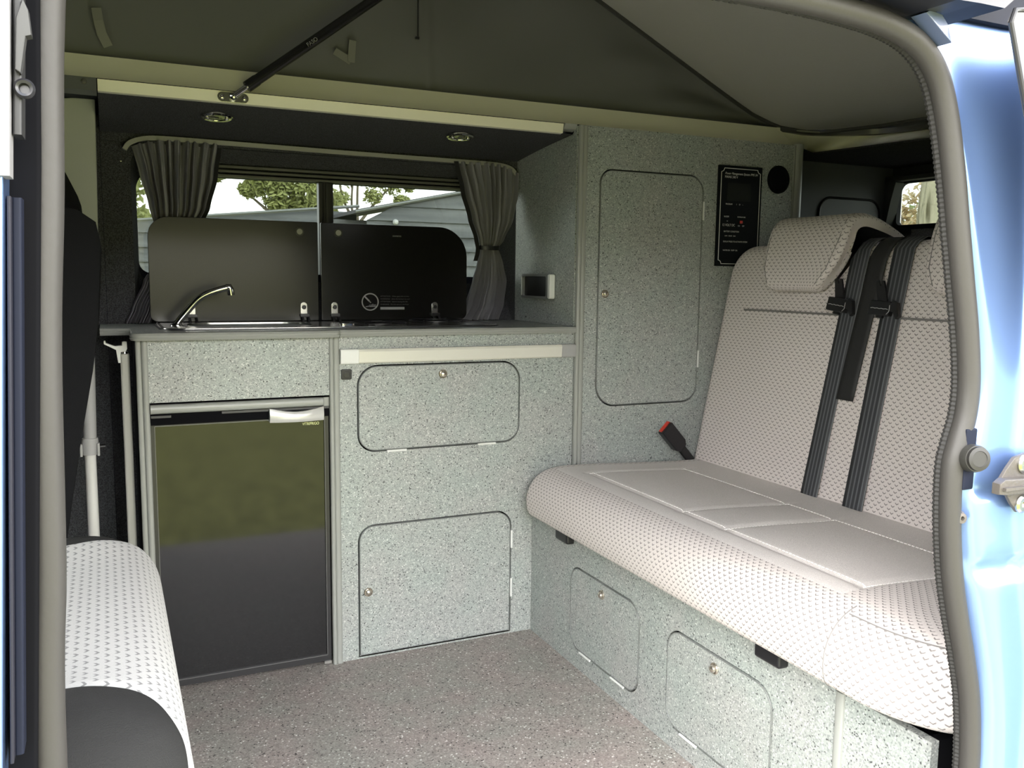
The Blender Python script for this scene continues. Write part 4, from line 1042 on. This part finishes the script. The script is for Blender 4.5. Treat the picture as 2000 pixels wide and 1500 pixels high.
ff_ = [cush((.935 - Y0) / (Y1 - Y0), k / (len(sp) - 1)) for k in range(int(len(sp) * .36), int(len(sp) * .84))]
tube(bm, [p + Vector((-.0004, 0, 0)) for p in ff_], .0011, n=5)
ff_ = [cush((y_ - Y0) / (Y1 - Y0), .40) for y_ in [.93 - .015 * k for k in range(15)]]
tube(bm, [p + Vector((-.0003, 0, .0003)) for p in ff_], .0011, n=5)
build('piping', bm, SEAM, bs_)
for y_ in (1.795, 1.055):
    bm = NB(); box(bm, .990, 1.03, y_ + .008, y_ + .072, .305, .336, .007, 3); build('runner_foot', bm, BLACK, bs_)

al = math.atan(.2); sa, ca = math.sin(al), math.cos(al)
onBR = lambda u, v, d: (1.49 + sa * v - ca * d, u, .45 + ca * v + sa * d)
bm = NB()
ol = rrect(.745, 2.008, -.06, .6135, (.04, .04, .085, .085), 10)
# densify edges so the outline bends smoothly
pillow(bm, ol, .135, .032, .010, lambda u, v, d: onBR(u, v, d - .145))
for f in bm.faces: pass
L_ = bm.loops.layers.uv.verify()
for f in bm.faces:
    for l in f.loops: l[L_].uv = (l[L_].uv.x * .82, l[L_].uv.y * 1.06)
build('backrest', bm, VCLOTH, bs_, ang=70)
bm = NB()
tube(bm, [onBR(y_, .4285, .0012 - .010 * max(0, (y_ - 1.80) / .12) ** 2) for y_ in [.80 + .05 * k for k in range(22)] + [1.90]], .0013, n=6)
tube(bm, [onBR(y_, .4310, .0010 - .010 * max(0, (y_ - 1.80) / .12) ** 2) for y_ in [.80 + .05 * k for k in range(22)] + [1.90]], .0012, n=6)
build('seam_shade', bm, SEAM, bs_)  # dark tubes stand in for the shade in the backrest seam groove
def hr_lim(w, v_):
    if w < 0: t = max(0, min(1, (.615 - v_) / .135)); l = 1 - .58 * t ** 2.4
    else: t = max(0, min(1, (.560 - v_) / .080)); l = 1 - .20 * t ** 2.5
    return l - .03 * sstep(.64, .69, v_)
def headrest(yc):
    """front pad that hooks back over the top of the backrest"""
    w2_ = .133
    fp = smooth_path([(0, .014, .482), (0, .046, .488), (0, .055, .53), (0, .054, .60), (0, .044, .645), (0, .020, .668), (0, -.03, .676), (0, -.10, .664), (0, -.150, .648), (0, -.156, .634), (0, -.148, .622), (0, -.06, .630), (0, .000, .628), (0, .010, .60), (0, .010, .52)], 6, closed=True)
    pts = [(p.y, p.z) for p in fp]
    lay = []
    for k in range(9):
        a = math.pi / 2 * k / 8; lay.append((w2_ - .016 + .016 * math.sin(a), .016 * (1 - math.cos(a))))
    seq = [(-w, i) for w, i in reversed(lay)] + [(0, 0)] + lay
    bm = NB(); Lr = bm.loops.layers.uv.verify(); rings = []; uvs = []
    ar = [0]
    for i in range(len(pts)): ar.append(ar[-1] + math.hypot(pts[(i + 1) % len(pts)][0] - pts[i][0], pts[(i + 1) % len(pts)][1] - pts[i][1]))
    for w, i in seq:
        q = inset(pts, i * .75) if i > 0 else pts
        row = []
        for (d_, v_) in q:
            # lower corners rounded in the front view
            lim = hr_lim(w, v_)
            row.append(bm.verts.new(onBR(yc + w * lim, v_, d_)))
        rings.append(row)
    for k in range(len(rings) - 1):
        for j in range(len(pts)):
            j2 = (j + 1) % len(pts)
            f = bm.faces.new((rings[k][j], rings[k][j2], rings[k + 1][j2], rings[k + 1][j]))
            ua, ub = yc + seq[k][0], yc + seq[k + 1][0]
            va, vb = 5 - ar[j], 5 - ar[j + 1]
            for l, t in zip(f.loops, ((ua, -va), (ua, -vb), (ub, -vb), (ub, -va))): l[Lr].uv = t
    bm.faces.new(rings[0]); bm.faces.new(rings[-1])
    for f in bm.faces:
        for l in f.loops: l[Lr].uv = (l[Lr].uv.x * .88, l[Lr].uv.y)
    h = build('headrest', bm, VCLOTH, bs_, ang=70)
    for s_ in (-1, 1):
        bm = NB(); tube(bm, [onBR(yc + s_ * (w2_ - .0150) * hr_lim(s_, p[1]), p[1] , p[0] + .0006) for p in [(.0500, .492), (.0555, .53), (.0545, .60), (.0440, .646), (.020, .669)]], .0010, n=5)
        build('piping', bm, SEAM, h)
    return h
headrest(1.662); headrest(1.165)

# seat belts
def belt(yb, yt, w, m, v0, v1, nm, label, over=True, lift=.0022):
    t = thing(nm, onBR(yb, v0, 0), label, 'seat belt', None)
    P = [(lerp(yb, yt, k / 20), lerp(v0, v1, k / 20), lift + .010 * (0 if lift < .01 else 1) * 0) for k in range(21)]
    if over:
        P = [p for p in P if p[1] < .565]
        P += [(yt, .585, .0015), (yt - .002, .603, -.008), (yt - .004, .617, -.026), (yt - .006, .6215, -.06), (yt - .008, .619, -.12)]
    bm = NB(); L = bm.loops.layers.uv.verify()
    rows = []
    for i, (y_, v_, d_) in enumerate(P): rows.append([bm.verts.new(onBR(y_ + (s_ - .5) * w, v_, d_ + .0006 * math.sin(math.pi * s_))) for s_ in (0, .25, .5, .75, 1)])
    for i in range(len(rows) - 1):
        for j in range(4):
            f = bm.faces.new((rows[i][j], rows[i][j + 1], rows[i + 1][j + 1], rows[i + 1][j]))
            for l, uvv in zip(f.loops, ((j / 4, i), ((j + 1) / 4, i), ((j + 1) / 4, i + 1), (j / 4, i + 1))): l[L].uv = uvv
    o = build('webbing', bm, m, t, ang=80)
    md = o.modifiers.new('thick', 'SOLIDIFY'); md.thickness = .0016; md.offset = 1
    return t
def tongue(par, yc, vc, rot):
    c_, s_ = math.cos(rot), math.sin(rot)
    fn = lambda u, v, d: onBR(yc - c_ * u - s_ * v, vc - s_ * u + c_ * v, .006 + d)
    bm = NB(); prism(bm, rrect(-.033, .026, -.020, .012, .004), 0, .012, fn, bev=.002)
    prism(bm, [(.022, .006), (.030, .016), (.040, .012), (.052, -.018), (.045, -.024), (.034, -.010), (.024, -.008)], .001, .011, fn, bev=.001)
    tg_ = build('tongue', bm, BLACK, par)
    fn2 = lambda u, v, d: fn(u - .004 - .40 * (v - .01), v, d)
    bm = NB(); prism(bm, [(-.013, .010), (.014, .010), (.012, .040), (.009, .058), (.0015, .058), (.0015, .046), (-.0015, .046), (-.0045, .058), (-.013, .058), (-.013, .040)], .002, .007, fn2, bev=.0008)
    build('blade', bm, BLACK, tg_)
    bm = NB(); tube(bm, [fn(-.026 + .006 * k, -.006 + .0012 * (k % 2), .0128) for k in range(9)], .0009, n=5)
    tube(bm, [fn(.024, .004, .0125), fn(.026, -.010, .0125), fn(.020, -.017, .012)], .0008, n=5)
    build('buckle_line', bm, mat('pale_line_grey', (.35, .35, .35), .4), tg_)  # thin pale grey lines on the black tongue
    bm = NB(); prism(bm, rrect(-.010, .006, -.026, -.019, .002), .001, .008, fn); build('stop_button', bm, BLACK, tg_)
b1 = belt(1.5275, 1.520, .052, WEB, -.02, .60, 'seat_belt', 'grey ribbed seat belt with black tongue, nearer the left headrest')
b2 = belt(1.395, 1.400, .056, WEB, -.02, .60, 'seat_belt', 'grey ribbed seat belt with black tongue, right of the loose black strap')
tongue(b1, 1.546, .455, R(6)); tongue(b2, 1.418, .452, R(3))
b3 = belt(1.4735, 1.4585, .050, BELT, .232, .60, 'loose_strap', 'plain black strap hanging loose between the two ribbed seat belts', lift=.0085)
bk = thing('belt_buckle', (1.45, 1.985, .47), 'black seat belt buckle with a red button beside the backrest corner', 'belt buckle')
A0 = Vector((1.478, 1.990, .452)); A1 = Vector((1.385, 1.975, .545)); da = (A1 - A0).normalized(); yv = Vector((0, -1, 0)); up_ = da.cross(yv).normalized()
fnK = lambda u, v, d: tuple(A0 + da * u + up_ * v + yv * (d - .01))
bm = NB(); prism(bm, [(.040, -.013), (.055, -.0215), (.128, -.0215), (.132, -.018), (.132, .018), (.128, .0215), (.055, .0215), (.040, .013)], 0, .024, fnK, bev=.004); build('housing', bm, BLACK, bk)
bm = NB(); box(bm, .126, .1345, -.0185, .0185, .003, .015); mapv(bm, fnK); build('release_button', bm, RED, bk)
bm = NB(); prism(bm, rrect(-.02, .05, -.011, .011, .004), .006, .016, fnK, bev=.001); build('stalk', bm, BELT, bk)

# ================================================================== CAB SEATS
fs = thing('front_seat', (-.2, 1.15, 0), 'cab seat cushion with pale v pattern centre and charcoal bolsters, lower left', 'seat')
fsec = [(-.52, .500), (-.35, .512), (-.15, .528), (-.06, .532), (-.01, .529), (.028, .517), (.050, .493), (.060, .462), (.062, .43), (.058, .395), (.045, .365), (.01, .345), (-.1, .335)]
fp_ = smooth_path([(x, 0, z) for x, z in fsec], 8)
fy0, fy1 = .795, 1.535
def seam_lo(b): return lerp(.930, .862, sstep(.35, .62, b))
def seam_hi(b): return lerp(1.430, 1.500, sstep(.20, .52, b))
def fseat(y, b):
    i = b * (len(fp_) - 1); k = min(int(i), len(fp_) - 2); p = fp_[k].lerp(fp_[k + 1], i - k)
    def rr_(t, r): return 0 if t > r else r - math.sqrt(max(0, r * r - (r - t) ** 2))
    e = rr_(y - fy0, .09) + rr_(fy1 - y, .08)
    z = p.z - e * .75 * max(0, (p.z - .40)) / .13
    x = p.x - e * 1.1 * sstep(-.25, .05, p.x)
    bol = .014 * (math.exp(-((y - fy0 - .10) / .06) ** 2) + math.exp(-((y - fy1 + .09) / .06) ** 2)) * sstep(.06, -.05, p.x)
    # seam dips
    return Vector((x, y, z + bol * (1 if p.z > .45 else 0)))
def part_seat(y0f, y1f, nm, m, ny, lift=0.):
    bm = NB(); NVf = len(fp_) - 1; af = [0]
    for a_, b_ in zip(fp_, fp_[1:]): af.append(af[-1] + (b_ - a_).length)
    def g(a, b):
        y = lerp(y0f(b), y1f(b), a); p = fseat(y, b); ed = min(a, 1 - a) * (y1f(b) - y0f(b))
        s_ = .004 * math.exp(-(ed / .006) ** 2)
        n_ = Vector((.3, 0, 1)) if b < .45 else Vector((1, 0, .2))
        return p - n_ * s_
    def u(a, b):
        i = b * NVf; k = min(int(i), NVf - 1)
        return (af[k] + (af[k + 1] - af[k]) * (i - k), lerp(y0f(b), y1f(b), a))
    V_ = grid(bm, g, ny, NVf, lambda a, b: (u(a, b)[1], 3 - u(a, b)[0]))
    return build(nm, bm, m, fs, ang=80), V_
ins_, _ = part_seat(seam_lo, seam_hi, 'centre_panel', VCLOTHW, 60)
part_seat(lambda b: fy0, seam_lo, 'bolster', BOLST, 20); part_seat(seam_hi, lambda b: fy1, 'bolster', BOLST, 20)
bm = NB(); prism(bm, rrect(fy0 + .004, fy1 - .01, .22, .475, .03), -.45, -.02, lambda u, v, d: (d, u, v), bev=.02); build('cushion_side', bm, BOLST, fs)
bm = NB(); box(bm, -.50, -.03, .86, 1.48, 0, .24, .01); build('base_box', bm, SEATBLK, fs)
ds_ = thing('driver_seat', (-.2, 1.9, 0), 'black seat back seen side on at the far left', 'seat')
bm = NB(); prism(bm, [(-.012, 1.035), (-.006, 1.00), (-.016, .86), (-.027, .78), (-.058, .62), (-.088, .44), (-.12, .32), (-.30, .30), (-.32, .50), (-.24, .90), (-.17, 1.03), (-.09, 1.06), (-.04, 1.055)], 1.66, 2.14, lambda u, v, d: (u, d, v), bev=.02); build('backrest', bm, SEATBLK, ds_)
bm = NB(); prism(bm, [(-.075, 1.175), (-.060, 1.13), (-.040, 1.085), (-.038, 1.062), (-.055, 1.05), (-.15, 1.05), (-.17, 1.12), (-.15, 1.20), (-.10, 1.21)], 1.76, 2.04, lambda u, v, d: (u, d, v), bev=.02); build('headrest', bm, SEATBLK, ds_)
bm = NB(); box(bm, -.62, -.10, 1.66, 2.14, .30, .46, .03); box(bm, -.6, -.12, 1.70, 2.10, 0, .30, .01); build('cushion', bm, SEATBLK, ds_)

# ================================================================== DOOR OPENING: SEAL AND PILLARS
cen = [(-.051, -.10), (-.051, .10), (-.0505, .60), (-.0445, .75), (-.0405, .90), (-.0345, 1.0), (-.030, 1.10), (-.022, 1.16), (.005, 1.195), (.05, 1.207), (.25, 1.210), (.45, 1.211), (.575, 1.2115), (.655, 1.2085), (.715, 1.2020), (.757, 1.188), (.785, 1.163), (.803, 1.125), (.819, 1.07), (.833, 1.01), (.846, .955), (.858, .905), (.866, .862), (.869, .83), (.8665, .80), (.858, .772), (.852, .748), (.8525, .710), (.857, .665), (.866, .615), (.880, .565), (.897, .512), (.911, .46), (.919, .40), (.921, .34), (.921, .20), (.921, -.12), (.908, -.18), (.86, -.200), (.4, -.202), (.02, -.202), (-.035, -.18)]
YS = .66
sealp = smooth_path([(x, YS, z) for x, z in cen], 6, closed=True)
bm = NB(); tube(bm, sealp, .0118, n=20, closed=True, up=(0, 1, 0))
sl_ = tag(build('door_seal', bm, RUBBER, loc=(.4, YS, 0)), 'grey rubber seal framing the sliding door opening', 'door seal')
bm = NB()
# ribbed clip strip just inside the tube
cc = Vector((.42, YS, .6)); pts = []
dense = smooth_path([(x, YS, z) for x, z in cen], 40, closed=True)
N_ = len(dense)
for i in range(N_):
    T_ = (dense[(i + 1) % N_] - dense[i - 1]).normalized(); nI = Vector((T_.z, 0, -T_.x))
    if nI.dot(cc - dense[i]) < 0 and False: nI = -nI
    pts.append(dense[i] + nI * .004 + Vector((0, .012, 0)))
acc = 0; lens = [0]
for a_, b_ in zip(pts, pts[1:]): acc += (b_ - a_).length; lens.append(acc)
ks = [1 + .10 * math.sin(l / .0052 * 2 * math.pi) for l in lens]
tube(bm, pts, lambda f: .0062 * ks[min(len(ks) - 1, round(f * (len(pts) - 1)))], n=8, closed=True, up=(0, 1, 0))
build('ribbed_clip', bm, RIB, sl_)

# rear pillar, blue bodywork
right = [(x, z) for x, z in cen if x > .60 and z > .04]
right.sort(key=lambda p: -p[1])
rs = [(x, z) for x, z in cen[14:37]]
def cx_at(z):
    if z >= 1.188: return .757 + (z - 1.188) * -.5
    for (xa, za), (xb, zb) in zip(rs, rs[1:]):
        if za >= z >= zb and za != zb: return lerp(xa, xb, (za - z) / (za - zb))
    return .921
def cxs(z): return sum(cx_at(z + k * .012) for k in range(-4, 5)) / 9
rp = thing('rear_pillar', (1.0, .64, .0), 'glossy blue painted body pillar behind the door opening on the right', 'van body')
PR = [(-.002, .672), (.006, .664), (.014, .655), (.020, .648), (.034, .6465), (.048, .645), (.052, .640), (.056, .634), (.075, .632), (.090, .628), (.104, .614), (.115, .590), (.125, .560), (.150, .535), (.40, .52), (.75, .515)]
prs = smooth_path([(a, b, 0) for a, b in PR], 5)
def pil(a, b):
    z = lerp(1.23, -.1, b); p = prs[min(len(prs) - 1, round(a * (len(prs) - 1)))]
    bx = lerp(cxs(z), .885 + .045 * sstep(.75, .45, z), sstep(.02, .06, p.x))
    y = p.y + .16 * max(0, z - .86) * sstep(.0, .03, p.x) * .35
    y -= .010 * sstep(.645, .625, z) * sstep(.008, .03, p.x)
    y += .012 * math.exp(-((z - .625) / .012) ** 2) * sstep(.008, .03, p.x)
    y -= .007 * (sstep(.716, .708, z) - sstep(.640, .632, z)) * sstep(.012, .024, p.x)
    return Vector((bx + p.x, y, z))
bm = NB(); grid(bm, pil, len(prs) - 1, 220); build('bodywork', bm, BLUE, rp, ang=60)
bm = NB(); box(bm, .856, .874, .648, .664, .720, .79, .003); build('recess_shade', bm, NAVY, rp)  # solid dark block, painted as the shade of a recess by the seal
def P(px, y): return px
# bump stop, bolt and striker on the pillar
bs2 = thing('bump_stop', (.853, .64, .757), 'round dark grey rubber bump stop on the blue pillar', 'bump stop')
ax_ = Vector((-.28, -.95, .10)).normalized(); c_ = Vector((.866, .655, .7565))
build('collar', lb([(0, 0), (.0145, 0), (.0155, .004), (.0155, .016), (.0145, .020), (.0, .020)], c_, ax_, 32), mat('stop_grey', (.030, .029, .026), .45), bs2)
build('cap', lb([(0, .020), (.0135, .020), (.0130, .0235), (.009, .0242), (.0085, .0235), (0, .0235)], c_, ax_, 32), mat('stop_dark', (.014, .013, .012), .5), bs2)
bt = tag(build('bolt', lb([(0, 0), (.0085, 0), (.0085, .002), (.006, .004), (.006, .007), (.0025, .0075), (.002, .004), (0, .004)], (.861, .655, .6875), (-.2, -.97, .1), 12), LATCH, loc=(.861, .655, .6875)), 'small hex socket bolt on the blue pillar below the bump stop', 'bolt')
st_ = thing('door_striker', (.93, .63, .73), 'worn metal door striker bolted to the blue pillar', 'striker')
SY = .630
onS = lambda u, v, d: (u - .018, SY - d, v)
bm = NB(); prism(bm, [(.904, .7335), (.916, .7480), (.926, .7580), (.945, .7620), (.975, .758), (.985, .735), (.978, .705), (.955, .694), (.938, .6945), (.926, .7060), (.918, .7160)], 0, .004, onS, bev=.0015); build('plate', bm, LATCH, st_)
bm = NB(); prism(bm, [(.892, .7330), (.900, .7375), (.985, .7330), (.985, .7180), (.905, .7190), (.892, .7210)], .004, .014, onS, bev=.002)
prism(bm, [(.896, .7290), (.985, .7270), (.985, .7245), (.896, .7255)], .014, .018, onS); build('claw_bar', bm, LATCH, st_)
for u_, v_ in ((.941, .7500), (.943, .7040), (.960, .7245)):
    build('bolt', lb([(.0, 0), (.0105, 0), (.0105, .002), (.008, .004), (.004, .0042), (.0035, .0015), (0, .0015)], onS(u_, v_, .004 if v_ != .7245 else .014), (0, -1, 0), 24), STEEL, st_)
# top corner: dark door rail above, blue corner and the open sliding door behind
bm = NB(); prism(bm, [(-.3, 1.222), (.60, 1.226), (.68, 1.222), (.735, 1.2135), (.765, 1.2145), (.80, 1.2145), (.86, 1.26), (.86, 1.36), (-.3, 1.36)], -.672, -.60, lambda u, v, d: (u, -d, v)); 
tag(build('door_rail', bm, mat('rail_navy', (.008, .009, .016), .4), loc=(.4, .62, 1.22), smooth=False), 'dark overhead door rail above the seal', 'door rail')
bm = NB(); box(bm, .40, .98, .655, .70, 1.222, 1.346); box(bm, -.12, .40, .655, .70, 1.222, 1.346)
struct('trim_6', bm, NAVY, smooth=False)
bm = NB(); prism(bm, [(.7375, 1.2120), (.7430, 1.2150), (.7600, 1.2130), (.7700, 1.2040), (.7760, 1.1880), (.7640, 1.1950)], -.655, -.637, lambda u, v, d: (u, -d, v), bev=.001)
tag(build('corner_gusset', bm, mat('corner_blue', (.10, .13, .24), .25, coat=1), loc=(.757, .64, 1.20)), 'small blue corner plate at the top of the seal curve', 'corner plate')
sdr = thing('sliding_door', (.9, .5, .1), 'grey panel edge of the open sliding door with dark trim at the top right', 'sliding door')
YD = .605
onD = lambda u, v, d: (u, YD - d, v)
bm = NB(); prism(bm, [(.812, 1.205), (.818, 1.2155), (1.5, 1.218), (1.5, .84), (.965, .84), (.948, .86), (.895, .98), (.848, 1.115)], 0, .004, onD); build('glass', bm, mat('grey_door_trim', (.085, .082, .085), .5), sdr, smooth=False)
bm = NB(); tube(bm, [onD(.948, .86, .004), onD(.895, .98, .004), onD(.848, 1.115, .004), onD(.812, 1.203, .004), onD(.817, 1.2155, .004), onD(.83, 1.2175, .004), onD(1.4, 1.219, .004)], .0026, n=8); build('frame', bm, BLACK, sdr)
for o_ in sdr.children: pass

# front (B) pillar on the near left: strips beside the seal
fp2 = thing('front_pillar', (-.06, .63, 0), 'blue front door pillar with dark channel at the left edge', 'van body')
def vstrip(nm, x0, x1, y0, y1, z0, z1, m, par, lean=.066, bev=.0015):
    bm = NB(); zs = (z0, z1)
    q = rrect(x0, x1, y0, y1, min(.0025, (x1 - x0) * .3), 4)
    def sh(z): return lean * (z - 1.11) * (1 if z < 1.11 else .4)
    rings = [[bm.verts.new((x + sh(z), y, z)) for x, y in q] for z in [lerp(z0, z1, k / 10) for k in range(11)]]
    for a, b in zip(rings, rings[1:]):
        for i in range(len(q)): bm.faces.new((a[i], a[(i + 1) % len(q)], b[(i + 1) % len(q)], b[i]))
    bm.faces.new(rings[0]); bm.faces.new(rings[-1])
    return build(nm, bm, m, par)
vstrip('outer_skin', -.16, -.0470, .600, .640, -.1, 1.30, BLUE, fp2, lean=.052)
vstrip('channel', -.0800, -.030, .640, .668, -.1, 1.30, GAP, fp2, lean=.052)
vstrip('dark_rib', -.0455, -.0400, .622, .645, .635, .995, NAVY, fp2, lean=.045)
vstrip('dark_rib', -.0472, -.0450, .612, .645, .635, .995, mat('slate_rib', (.016, .016, .024), .5, spec=.25), fp2, lean=.045)
pp = thing('pillar_cover', (-.045, .61, 1.0), 'pale grey plastic cover on the upper left door pillar', 'pillar cover')
vstrip('cover', -.0505, -.0430, .590, .615, 1.005, 1.30, mat('cover_grey', (.20, .195, .20), .5), pp, lean=.05)
vstrip('striker_plate', -.0425, -.0375, .600, .625, 1.03, 1.30, mat('plate_dark', (.012, .012, .013), .5), pp, lean=.05)
bm = NB(); prism(bm, [(-.0410, 1.095), (-.0370, 1.106), (-.0345, 1.100), (-.0335, 1.086), (-.0365, 1.085), (-.0400, 1.064), (-.0430, 1.066)], -.604, -.594, lambda u, v, d: (u, -d, v), bev=.001); build('latch_tab', bm, mat('tab_grey', (.03, .03, .03), .6), pp)
build('latch_socket', lb([(.0025, 0), (.0055, 0), (.0058, .003), (.0045, .005), (.003, .004), (.0025, 0)], (-.0388, .600, 1.0560), (0, -1, 0), 24), BLACK, pp)
# outer sill
bm = NB(); box(bm, -.1, 1.1, .545, .652, -.30, -.215, .01)
tag(build('door_sill', bm, TRIMD, loc=(.4, .6, -.3)), 'dark step sill under the door opening', 'sill')
